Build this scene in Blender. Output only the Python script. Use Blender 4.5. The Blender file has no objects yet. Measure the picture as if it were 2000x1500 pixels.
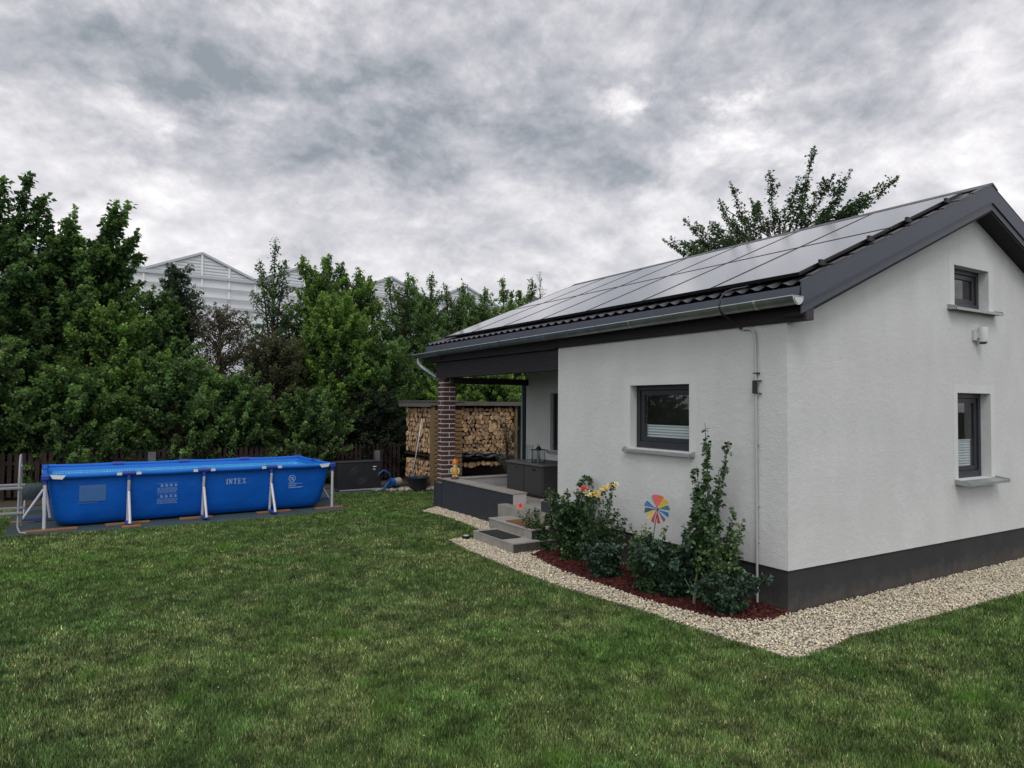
import bpy, bmesh, math, random
import numpy as np
from mathutils import Vector, Matrix
PI = math.pi
rad = math.radians
SC = bpy.context.scene

# ------------------------------------------------------------------ camera
cd = bpy.data.cameras.new('camera'); cam = bpy.data.objects.new('camera', cd)
SC.collection.objects.link(cam); SC.camera = cam
cd.sensor_width = 36; cd.sensor_fit = 'HORIZONTAL'; cd.lens = 1349.84/2000*36
cd.clip_start = .05; cd.clip_end = 2000
_r = Vector((.85312499, -.52166438, .00663511)); _u = Vector((-.0213234, -.02215898, .99952703)); _f = Vector((.52127062, .85286298, .03002804))
m = Matrix((( _r.x, _u.x, -_f.x), (_r.y, _u.y, -_f.y), (_r.z, _u.z, -_f.z))).to_4x4()
m.translation = Vector((-5.6187, -4.2090, 1.9289)); cam.matrix_world = m
CAM = np.array([-5.6187, -4.2090, 1.9289])

# ------------------------------------------------------------------ world: overcast sky
W = bpy.data.worlds.new('World'); SC.world = W; W.use_nodes = True
SUN_EL, SUN_AZ = rad(52), rad(214)          # azimuth clockwise from +Y
def build_world():
    nt = W.node_tree; N = nt.nodes; L = nt.links; N.clear()
    def n(t, **k):
        o = N.new(t)
        for a, b in k.items(): setattr(o, a, b)
        return o
    def val(o, i, x):
        if hasattr(x, 'is_output') or isinstance(x, bpy.types.NodeSocket): L.new(x, o.inputs[i])
        else: o.inputs[i].default_value = x
    def ma(op, a, b=0., c=0.):
        o = n('ShaderNodeMath', operation=op); val(o, 0, a); val(o, 1, b); val(o, 2, c); return o.outputs[0]
    def vm(op, a, b=(0, 0, 0), s=None):
        o = n('ShaderNodeVectorMath', operation=op); val(o, 0, a); val(o, 1, b)
        if s is not None: o.inputs['Scale'].default_value = s
        return o.outputs['Value'] if op in ('DOT_PRODUCT', 'LENGTH') else o.outputs[0]
    tc = n('ShaderNodeTexCoord'); d = vm('NORMALIZE', tc.outputs['Generated'])
    sp = n('ShaderNodeSeparateXYZ'); L.new(d, sp.inputs[0])
    z = ma('MAXIMUM', sp.outputs[2], .0)
    inv = ma('DIVIDE', 1., ma('ADD', z, .22))
    cb = n('ShaderNodeCombineXYZ'); L.new(ma('MULTIPLY', sp.outputs[0], inv), cb.inputs[0]); L.new(ma('MULTIPLY', sp.outputs[1], inv), cb.inputs[1])
    def noise(vec, sc, det, ro=.55, dist=0., col=False):
        o = n('ShaderNodeTexNoise'); L.new(vec, o.inputs['Vector'])
        o.inputs['Scale'].default_value = sc; o.inputs['Detail'].default_value = det; o.inputs['Roughness'].default_value = ro; o.inputs['Distortion'].default_value = dist
        return o.outputs['Color'] if col else o.outputs[0]
    # cloud coordinates: flat layer seen in perspective, bent by noise so that no bank has a clean outline
    w = noise(cb.outputs[0], 2.6, 7, .62, 0, True)
    wd = vm('SUBTRACT', w, (.5, .5, .5)); so = n('ShaderNodeVectorMath', operation='SCALE'); L.new(wd, so.inputs[0]); so.inputs['Scale'].default_value = .26
    w2 = noise(d, 14., 6, .65, 0, True)
    wd2 = vm('SUBTRACT', w2, (.5, .5, .5)); so2 = n('ShaderNodeVectorMath', operation='SCALE'); L.new(wd2, so2.inputs[0]); so2.inputs['Scale'].default_value = .15
    dw = vm('NORMALIZE', vm('ADD', vm('ADD', d, so.outputs[0]), so2.outputs[0]))
    st = n('ShaderNodeVectorMath', operation='MULTIPLY'); L.new(d, st.inputs[0]); st.inputs[1].default_value = (1., 1., 1.35)
    base = noise(cb.outputs[0], 2.9, 10, .60, .5)
    def shifted(vec, sc, det, ro, dist, off):      # brightness of a bank's upper rim: noise minus the same noise a little higher up
        a1 = noise(vec, sc, det, ro, dist); a2 = noise(vm('ADD', vec, off), sc, det, ro, dist); return ma('SUBTRACT', a2, a1), a1
    r1, puff = shifted(st.outputs[0], 6.2, 10, .56, .25, (.0, .0, -.035))
    r2, fine = shifted(st.outputs[0], 14., 9, .60, .2, (.0, .0, -.018))
    v = ma('MULTIPLY_ADD', ma('SUBTRACT', base, .5), .75, .555)
    bil = ma('ABSOLUTE', ma('MULTIPLY_ADD', puff, 2., -1.)); bil2 = ma('ABSOLUTE', ma('MULTIPLY_ADD', fine, 2., -1.))
    v = ma('MULTIPLY_ADD', ma('SUBTRACT', puff, .5), .75, v)
    v = ma('MULTIPLY_ADD', ma('SUBTRACT', bil, .17), .62, v)
    v = ma('MULTIPLY_ADD', ma('SUBTRACT', bil2, .17), .12, v)
    v = ma('MULTIPLY_ADD', ma('SUBTRACT', fine, .5), .26, v)
    r3, tiny = shifted(st.outputs[0], 31., 8, .62, .15, (.0, .0, -.008))
    v = ma('MULTIPLY_ADD', ma('SUBTRACT', tiny, .5), .10, v)
    v = ma('MULTIPLY_ADD', r1, 1.2, v)
    v = ma('MULTIPLY_ADD', r2, .5, v)
    v = ma('MULTIPLY_ADD', r3, .35, v)
    # cloud banks: (direction, sharpness, amount)
    blobs = [((.66,.66,.35),45,.09),((.814,.398,.423),120,-.26),((.754,.483,.445),120,-.16),((.093,.932,.352),260,-.22),((.395,.85,.335),420,-.18),((.628,.70,.335),420,-.18),((.646,.624,.44),300,-.16),((.511,.773,.375),500,-.12),((.075,.928,.365),90,-.17),((.244,.888,.39),70,-.22),((.394,.848,.354),110,-.20),((.422,.759,.496),60,-.16),((-.035,.914,.404),80,-.10),
             ((.704,.576,.415),90,-.14),((.606,.727,.323),160,-.20),((.50,.80,.315),300,-.10),((-.019,.951,.309),500,-.10),((.66,.66,.36),200,-.10),((.80,.45,.33),120,-.05),
             ((.158,.933,.330),500,.26),((-.063,.963,.262),250,.20),((.034,.965,.270),500,.22),((.448,.840,.325),500,.16),((.08,.97,.22),200,.10),
             ((.611,.686,.395),1400,.42),((.575,.71,.39),1400,.26),((.716,.590,.374),1600,.34),((.791,.475,.387),420,.20),((.75,.55,.37),700,.18),((.701,.640,.316),900,.20),((.66,.68,.31),900,.08),
             ((.013,.935,.353),1500,.22),((-.02,.93,.38),1500,.10),((.194,.871,.452),700,.22),((.853,.37,.369),500,.16),((.304,.898,.317),700,.14),((.278,.831,.481),500,.14),((-.063,.939,.337),500,.12),((.40,.80,.44),500,.12),((.46,.76,.43),900,.10)]
    for c, k, a in blobs:
        c = Vector(c).normalized()
        dt = vm('DOT_PRODUCT', dw, tuple(c))
        e = ma('EXPONENT', ma('MULTIPLY', ma('SUBTRACT', dt, 1.), float(k)))
        v = ma('MULTIPLY_ADD', e, float(a)*(.85 if a < 0 else 1.1), v)
    # paler, flatter towards the horizon
    hz = n('ShaderNodeMapRange', interpolation_type='SMOOTHSTEP'); L.new(z, hz.inputs[0]); hz.inputs[1].default_value = .34; hz.inputs[2].default_value = .24; hz.inputs[3].default_value = 0; hz.inputs[4].default_value = 1
    v = ma('MULTIPLY_ADD', hz.outputs[0], .12, v)
    lim = ma('MULTIPLY_ADD', ma('SUBTRACT', v, .62), .78, .62); mxh = n('ShaderNodeMix'); L.new(hz.outputs[0], mxh.inputs[0]); L.new(v, mxh.inputs[2]); L.new(lim, mxh.inputs[3]); v = mxh.outputs[0]
    zen = ma('MAXIMUM', ma('MINIMUM', ma('MULTIPLY', ma('SUBTRACT', z, .55), 2.2), 1.), 0.)
    v = ma('MULTIPLY_ADD', zen, .28, v)
    cr = n('ShaderNodeValToRGB'); L.new(v, cr.inputs[0]); e = cr.color_ramp.elements
    e[0].position = .05; e[0].color = (.235, .262, .292, 1)
    e[1].position = 1.0; e[1].color = (.98, .965, .98, 1)
    for p, c in ((.22, (.335, .35, .385, 1)), (.38, (.43, .433, .470, 1)), (.54, (.545, .54, .57, 1)), (.70, (.68, .665, .685, 1)), (.84, (.81, .795, .81, 1))):
        x = e.new(p); x.color = c
    sky = n('ShaderNodeTexSky', sky_type='NISHITA'); sky.sun_disc = False; sky.sun_elevation = SUN_EL; sky.sun_rotation = SUN_AZ
    # added fill: the unseen sky behind the camera is brightened to light the walls
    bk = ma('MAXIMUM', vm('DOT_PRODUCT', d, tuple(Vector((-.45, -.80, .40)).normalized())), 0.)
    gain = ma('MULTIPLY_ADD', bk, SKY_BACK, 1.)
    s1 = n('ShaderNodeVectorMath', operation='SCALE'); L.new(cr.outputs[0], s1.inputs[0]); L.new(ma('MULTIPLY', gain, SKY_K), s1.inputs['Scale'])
    mx = n('ShaderNodeMix', data_type='RGBA'); mx.inputs[0].default_value = .97; L.new(sky.outputs[0], mx.inputs[6]); L.new(s1.outputs[0], mx.inputs[7])
    bg = n('ShaderNodeBackground'); bg.inputs[1].default_value = .10; L.new(mx.outputs[2], bg.inputs[0])
    out = n('ShaderNodeOutputWorld'); L.new(bg.outputs[0], out.inputs[0])
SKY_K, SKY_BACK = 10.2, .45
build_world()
try:
    W.cycles.sampling_method = 'MANUAL'; W.cycles.sample_map_resolution = 512
except Exception: pass
sl = bpy.data.lights.new('sun', 'SUN'); sl.energy = .75; sl.angle = rad(24); sl.color = (1, .96, .9)
so_ = bpy.data.objects.new('sun', sl); SC.collection.objects.link(so_)
sd = Vector((math.sin(SUN_AZ)*math.cos(SUN_EL), math.cos(SUN_AZ)*math.cos(SUN_EL), math.sin(SUN_EL)))
so_.rotation_euler = sd.to_track_quat('Z', 'Y').to_euler()
SC.view_settings.view_transform = 'Standard'; SC.view_settings.look = 'None'; SC.view_settings.exposure = .34; SC.view_settings.gamma = 1
SC.view_settings.use_curve_mapping = False
SC.cycles.max_bounces = 6; SC.cycles.diffuse_bounces = 3; SC.cycles.glossy_bounces = 3; SC.cycles.transparent_max_bounces = 8; SC.cycles.transmission_bounces = 4
SC.cycles.use_denoising = True

# ------------------------------------------------------------------ materials
MATS = {}
def mat(name, col, rough=.6, metal=0., nz=None, bump=None, spec=.5, col2=None, nsc=4., extra=None, coat=0.):
    if name in MATS: return MATS[name]
    M = bpy.data.materials.new(name); M.use_nodes = True; nt = M.node_tree; b = nt.nodes['Principled BSDF']
    b.inputs['Base Color'].default_value = (*col, 1); b.inputs['Roughness'].default_value = rough; b.inputs['Metallic'].default_value = metal
    b.inputs['Specular IOR Level'].default_value = spec
    if coat: b.inputs['Coat Weight'].default_value = coat
    tc = nt.nodes.new('ShaderNodeTexCoord')
    if col2 is not None:
        t = nt.nodes.new('ShaderNodeTexNoise'); t.inputs['Scale'].default_value = nsc; t.inputs['Detail'].default_value = 6; t.inputs['Roughness'].default_value = .65
        nt.links.new(tc.outputs['Object'], t.inputs['Vector'])
        r = nt.nodes.new('ShaderNodeMapRange'); r.inputs[1].default_value = .35; r.inputs[2].default_value = .65; nt.links.new(t.outputs[0], r.inputs[0])
        mx = nt.nodes.new('ShaderNodeMix'); mx.data_type = 'RGBA'; mx.inputs[6].default_value = (*col, 1); mx.inputs[7].default_value = (*col2, 1)
        nt.links.new(r.outputs[0], mx.inputs[0]); nt.links.new(mx.outputs[2], b.inputs['Base Color'])
    if bump:
        sc, st, di = bump
        t = nt.nodes.new('ShaderNodeTexNoise'); t.inputs['Scale'].default_value = sc; t.inputs['Detail'].default_value = 5
        nt.links.new(tc.outputs['Object'], t.inputs['Vector'])
        bp = nt.nodes.new('ShaderNodeBump'); bp.inputs['Strength'].default_value = st; bp.inputs['Distance'].default_value = di
        nt.links.new(t.outputs[0], bp.inputs['Height']); nt.links.new(bp.outputs[0], b.inputs['Normal'])
    if extra: extra(nt, b, tc)
    MATS[name] = M; return M
def stucco(name, col, strength, sc):
    def ex(nt, b, tc):
        N, L = nt.nodes, nt.links
        mp = N.new('ShaderNodeMapping'); mp.inputs['Scale'].default_value = (1, 1, 1.15); L.new(tc.outputs['Object'], mp.inputs[0])
        t1 = N.new('ShaderNodeTexNoise'); t1.inputs['Scale'].default_value = sc; t1.inputs['Detail'].default_value = 8; t1.inputs['Roughness'].default_value = .7; L.new(mp.outputs[0], t1.inputs['Vector'])
        t2 = N.new('ShaderNodeTexNoise'); t2.inputs['Scale'].default_value = sc*.28; t2.inputs['Detail'].default_value = 4; L.new(mp.outputs[0], t2.inputs['Vector'])
        a = N.new('ShaderNodeMath'); a.operation = 'ADD'; L.new(t1.outputs[0], a.inputs[0]); L.new(t2.outputs[0], a.inputs[1])
        bp = N.new('ShaderNodeBump'); bp.inputs['Strength'].default_value = strength; bp.inputs['Distance'].default_value = .012; L.new(a.outputs[0], bp.inputs['Height']); L.new(bp.outputs[0], b.inputs['Normal'])
        # weathering: broad blotches and faint vertical runs
        t3 = N.new('ShaderNodeTexNoise'); t3.inputs['Scale'].default_value = .9; t3.inputs['Detail'].default_value = 5; L.new(tc.outputs['Object'], t3.inputs['Vector'])
        m2 = N.new('ShaderNodeMapping'); m2.inputs['Scale'].default_value = (2.2, 2.2, 1.3); L.new(tc.outputs['Object'], m2.inputs[0])
        t4 = N.new('ShaderNodeTexNoise'); t4.inputs['Scale'].default_value = 1.4; t4.inputs['Detail'].default_value = 6; L.new(m2.outputs[0], t4.inputs['Vector'])
        s = N.new('ShaderNodeMath'); s.operation = 'MULTIPLY'; L.new(t3.outputs[0], s.inputs[0]); L.new(t4.outputs[0], s.inputs[1])
        r = N.new('ShaderNodeMapRange'); r.inputs[1].default_value = .12; r.inputs[2].default_value = .38; L.new(s.outputs[0], r.inputs[0])
        mx = N.new('ShaderNodeMix'); mx.data_type = 'RGBA'; mx.inputs[6].default_value = (col[0]*.90, col[1]*.905, col[2]*.895, 1); mx.inputs[7].default_value = (*col, 1)
        L.new(r.outputs[0], mx.inputs[0]); L.new(mx.outputs[2], b.inputs['Base Color'])
    return mat(name, col, .92, extra=ex, spec=.2)
def planks(name, c1, c2, axis=2, rough=.75):
    def ex(nt, b, tc):
        N, L = nt.nodes, nt.links
        mp = N.new('ShaderNodeMapping'); s = [14, 14, 14]; s[axis] = 1.0; mp.inputs['Scale'].default_value = s; L.new(tc.outputs['Object'], mp.inputs[0])
        t = N.new('ShaderNodeTexNoise'); t.inputs['Scale'].default_value = 3; t.inputs['Detail'].default_value = 6; L.new(mp.outputs[0], t.inputs['Vector'])
        r = N.new('ShaderNodeMapRange'); r.inputs[1].default_value = .3; r.inputs[2].default_value = .7; L.new(t.outputs[0], r.inputs[0])
        mx = N.new('ShaderNodeMix'); mx.data_type = 'RGBA'; mx.inputs[6].default_value = (*c1, 1); mx.inputs[7].default_value = (*c2, 1)
        L.new(r.outputs[0], mx.inputs[0]); L.new(mx.outputs[2], b.inputs['Base Color'])
        bp = N.new('ShaderNodeBump'); bp.inputs['Strength'].default_value = .3; bp.inputs['Distance'].default_value = .004; L.new(t.outputs[0], bp.inputs['Height']); L.new(bp.outputs[0], b.inputs['Normal'])
    return mat(name, c1, rough, extra=ex, spec=.25)
def vcol(name, rough=.6, transl=0., spec=.3, bump=None):
    M = bpy.data.materials.new(name); M.use_nodes = True; nt = M.node_tree; N, L = nt.nodes, nt.links; b = N['Principled BSDF']
    a = N.new('ShaderNodeAttribute'); a.attribute_name = 'col'; L.new(a.outputs['Color'], b.inputs['Base Color'])
    b.inputs['Roughness'].default_value = rough; b.inputs['Specular IOR Level'].default_value = spec
    if transl:
        t = N.new('ShaderNodeBsdfTranslucent'); hs = N.new('ShaderNodeHueSaturation'); hs.inputs['Value'].default_value = 1.5; hs.inputs['Saturation'].default_value = 1.1; L.new(a.outputs['Color'], hs.inputs['Color']); L.new(hs.outputs[0], t.inputs[0])
        m_ = N.new('ShaderNodeMixShader'); m_.inputs[0].default_value = transl; L.new(b.outputs[0], m_.inputs[1]); L.new(t.outputs[0], m_.inputs[2]); L.new(m_.outputs[0], N['Material Output'].inputs[0])
    MATS[name] = M; return M
def glass(name, tint=(.75, .8, .8), base=.05):
    M = bpy.data.materials.new(name); M.use_nodes = True; nt = M.node_tree; N, L = nt.nodes, nt.links; N.clear()
    o = N.new('ShaderNodeOutputMaterial'); t = N.new('ShaderNodeBsdfTransparent'); t.inputs[0].default_value = (*tint, 1)
    g = N.new('ShaderNodeBsdfGlossy'); g.inputs['Roughness'].default_value = .01; g.inputs[0].default_value = (1, 1, 1, 1)
    f = N.new('ShaderNodeLayerWeight'); f.inputs[0].default_value = .5; pw = N.new('ShaderNodeMath'); pw.operation = 'POWER'; L.new(f.outputs['Facing'], pw.inputs[0]); pw.inputs[1].default_value = 4.2; a = N.new('ShaderNodeMath'); a.operation = 'MULTIPLY_ADD'; L.new(pw.outputs[0], a.inputs[0]); a.inputs[1].default_value = .9; a.inputs[2].default_value = .05+base; a.use_clamp = True
    m_ = N.new('ShaderNodeMixShader'); L.new(a.outputs[0], m_.inputs[0]); L.new(t.outputs[0], m_.inputs[1]); L.new(g.outputs[0], m_.inputs[2]); L.new(m_.outputs[0], o.inputs[0])
    MATS[name] = M; return M

WALL = stucco('wall_plaster', (.62, .635, .63), .5, 46)
TRIM = stucco('smooth_plaster', (.64, .655, .65), .15, 60)
def _splash(nt, b, tc):
    N, L = nt.nodes, nt.links; sp = N.new('ShaderNodeSeparateXYZ'); L.new(tc.outputs['Object'], sp.inputs[0])
    t = N.new('ShaderNodeTexNoise'); t.inputs['Scale'].default_value = 9; t.inputs['Detail'].default_value = 8; t.inputs['Roughness'].default_value = .75; L.new(tc.outputs['Object'], t.inputs[0])
    q = N.new('ShaderNodeMath'); q.operation = 'MULTIPLY_ADD'; L.new(t.outputs[0], q.inputs[0]); q.inputs[1].default_value = .45; L.new(sp.outputs[2], q.inputs[2])
    r = N.new('ShaderNodeMapRange'); r.inputs[1].default_value = .40; r.inputs[2].default_value = .22; r.inputs[3].default_value = 0; r.inputs[4].default_value = .55; L.new(q.outputs[0], r.inputs[0])
    src = b.inputs['Base Color'].links[0].from_socket; mx = N.new('ShaderNodeMix'); mx.data_type = 'RGBA'; L.new(r.outputs[0], mx.inputs[0]); L.new(src, mx.inputs[6]); mx.inputs[7].default_value = (.115, .10, .082, 1); L.new(mx.outputs[2], b.inputs['Base Color'])
PLINTH = mat('plinth_paint', (.030, .031, .034), .8, bump=(90, .25, .003), col2=(.040, .041, .044), nsc=2.5, spec=.3, extra=_splash)
PARAPET = mat('parapet_paint', (.038, .044, .056), .75, bump=(90, .2, .003), col2=(.030, .034, .042), nsc=2., spec=.3)
ROOF = mat('roof_metal', (.042, .044, .052), .42, .1, bump=(30, .04, .002), col2=(.060, .062, .070), nsc=6, spec=.5)
FLASH = mat('flashing_metal', (.052, .063, .086), .45, .1, bump=(8, .05, .003), col2=(.046, .055, .074), nsc=2, spec=.5)
ZINC = mat('zinc', (.20, .225, .225), .35, .75, bump=(14, .06, .002), col2=(.30, .32, .32), nsc=5)
ZINCB = mat('bright_zinc', (.52, .54, .54), .32, .8)
DWOOD = planks('dark_stained_wood', (.020, .018, .022), (.036, .030, .034), 1)
ENDW = planks('beam_end_wood', (.045, .038, .04), (.08, .066, .066), 2)
FRAME = mat('window_frame', (.022, .024, .032), .4, spec=.5, bump=(60, .03, .001))
SILL = mat('sill_metal', (.36, .39, .385), .4, .35, col2=(.30, .33, .325), nsc=8)
BLIND = mat('pleated_blind', (.55, .60, .62), .8)
GLASS = glass('window_glass', (.85, .88, .88), .02)
GLASSC = glass('clear_glass', (.93, .95, .94), .02)
TILE = mat('stone_tile', (.34, .325, .30), .7, bump=(40, .1, .002), col2=(.27, .258, .24), nsc=5)
TILEL = mat('pale_tile', (.50, .49, .485), .7, bump=(40, .1, .002), col2=(.44, .43, .425), nsc=4)
STEPS = mat('concrete_step', (.30, .285, .255), .8, bump=(50, .2, .003), col2=(.22, .21, .185), nsc=6)
MORTAR = mat('mortar', (.68, .66, .65), .9, bump=(120, .3, .002))
BRICK = mat('dark_brick', (.060, .028, .027), .65, bump=(70, .4, .003), col2=(.095, .042, .036), nsc=14)
PANEL = None
def _panel(nt, b, tc):
    N, L = nt.nodes, nt.links
    w = N.new('ShaderNodeTexBrick'); w.offset = 0; w.inputs['Scale'].default_value = 1; w.inputs['Mortar Size'].default_value = .002; w.inputs['Brick Width'].default_value = .17; w.inputs['Row Height'].default_value = .17
    w.inputs[1].default_value = (.012, .013, .02, 1); w.inputs[2].default_value = (.014, .015, .023, 1); w.inputs[3].default_value = (.03, .03, .036, 1)
    L.new(tc.outputs['Object'], w.inputs[0]); L.new(w.outputs[0], b.inputs['Base Color'])
    t = N.new('ShaderNodeTexNoise'); t.inputs['Scale'].default_value = .8; L.new(tc.outputs['Object'], t.inputs[0])
    bp = N.new('ShaderNodeBump'); bp.inputs['Strength'].default_value = .004; bp.inputs['Distance'].default_value = .02; L.new(t.outputs[0], bp.inputs['Height']); L.new(bp.outputs[0], b.inputs['Normal'])
PANEL = mat('panel_glass', (.013, .014, .02), .14, spec=.8, extra=_panel, coat=1.0); _pb = PANEL.node_tree.nodes['Principled BSDF']; _pb.inputs['Coat Roughness'].default_value = .13; _pb.inputs['Coat IOR'].default_value = 3.0; _pb.inputs['IOR'].default_value = 2.0
BLACKM = mat('black_metal', (.012, .012, .014), .4, .2)
BLACKP = mat('black_plastic', (.016, .017, .022), .5, bump=(40, .05, .002))
RUBBER = mat('black_rubber', (.012, .013, .014), .85, bump=(90, .4, .004))
GREYP = mat('grey_plastic', (.40, .41, .41), .5)
PALEP = mat('pale_plastic', (.52, .53, .54), .45)
WHITEP = mat('white_plastic', (.62, .64, .68), .4)
TUBE = mat('white_tube', (.55, .56, .60), .35, .1, col2=(.48, .49, .53), nsc=3)
GREYT = mat('grey_tube', (.24, .25, .26), .45, .2)
BLUE = mat('pool_vinyl', (.002, .105, .50), .5, bump=(4, .4, .05), col2=(.002, .088, .43), nsc=1.6, spec=.22)
BLUER = mat('pool_rim_vinyl', (.006, .12, .50), .5, bump=(7, .15, .01), spec=.25)
BLUED = mat('blue_joint', (.012, .05, .30), .4)
MARK = mat('vinyl_print', (.20, .34, .62), .5)
MARKD = mat('vinyl_print_soft', (.050, .15, .40), .5)
BLUEH = mat('blue_hose', (.012, .07, .24), .4)
TEALM = mat('ground_sheet', (.028, .052, .062), .7, bump=(6, .3, .02), col2=(.045, .07, .075), nsc=3)
BOARD = planks('board_wood', (.28, .15, .075), (.20, .105, .052), 0)
COIR = mat('coir', (.19, .088, .032), .95, bump=(160, .8, .006), col2=(.15, .068, .024), nsc=30)
CAB = mat('cabinet_panel', (.050, .048, .047), .6, bump=(60, .05, .001), col2=(.043, .041, .040), nsc=6)
STONE = mat('cabinet_slab', (.13, .13, .13), .55, col2=(.09, .09, .09), nsc=20)
PALW = planks('pallet_wood', (.27, .17, .085), (.20, .125, .062), 0)
POSTW = planks('post_wood', (.22, .17, .09), (.16, .115, .06), 2)
GREYW = planks('weathered_wood', (.115, .105, .10), (.17, .155, .145), 0)
FENCEW = planks('fence_wood', (.022, .015, .014), (.045, .030, .027), 2)
GRANITE = mat('fence_post_stone', (.15, .155, .165), .85, col2=(.11, .112, .12), nsc=25, bump=(60, .3, .004))
BARK = mat('bark', (.075, .055, .042), .9, bump=(30, .8, .01), col2=(.045, .034, .027), nsc=12)
LOGEND = mat('split_wood', (.62, .42, .25), .8, bump=(50, .5, .004), col2=(.44, .28, .155), nsc=9)
def _lv(M):
    nt = M.node_tree; b = nt.nodes['Principled BSDF']; src = b.inputs['Base Color'].links[0].from_socket; oi = nt.nodes.new('ShaderNodeObjectInfo'); mr = nt.nodes.new('ShaderNodeMapRange'); mr.inputs[3].default_value = .55; mr.inputs[4].default_value = 1.35; nt.links.new(oi.outputs['Random'], mr.inputs[0])
    hs = nt.nodes.new('ShaderNodeHueSaturation'); nt.links.new(src, hs.inputs['Color']); nt.links.new(mr.outputs[0], hs.inputs['Value']); nt.links.new(hs.outputs[0], b.inputs['Base Color'])
_lv(LOGEND)
LOGBARK = mat('log_bark', (.16, .10, .065), .9, bump=(40, .7, .006), col2=(.09, .06, .04), nsc=14)
TARP = mat('grey_tarp', (.030, .034, .044), .5, bump=(9, .6, .03), col2=(.05, .056, .07), nsc=6)
SOIL = mat('soil', (.045, .032, .02), .95, bump=(25, .6, .02), col2=(.07, .05, .03), nsc=9)
GRAVB = mat('gravel_bed', (.24, .215, .17), .95, bump=(60, 1., .02), col2=(.26, .235, .20), nsc=45)
MULB = mat('mulch_bed', (.045, .013, .012), .95, bump=(50, 1., .02), col2=(.03, .012, .010), nsc=30)
GHW = mat('greenhouse_cladding', (.74, .77, .79), .5, col2=(.64, .68, .70), nsc=.6)
GHF = mat('greenhouse_frame', (.46, .50, .53), .5, .2)
GHL = mat('greenhouse_post', (.80, .82, .84), .5)
LEAF = vcol('leaf', .45, .38, .4); LEAFG = vcol('rose_leaf', .42, .15, .45); BLADE = vcol('grass_blade', .7, .2, .2); PEBBLE = vcol('pebble', .85, 0, .25); CHIP = vcol('bark_chip', .85, 0, .2); PAINT = vcol('painted_sheet', .4, 0, .4); PETAL = vcol('petal', .6, .3, .2)

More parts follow.
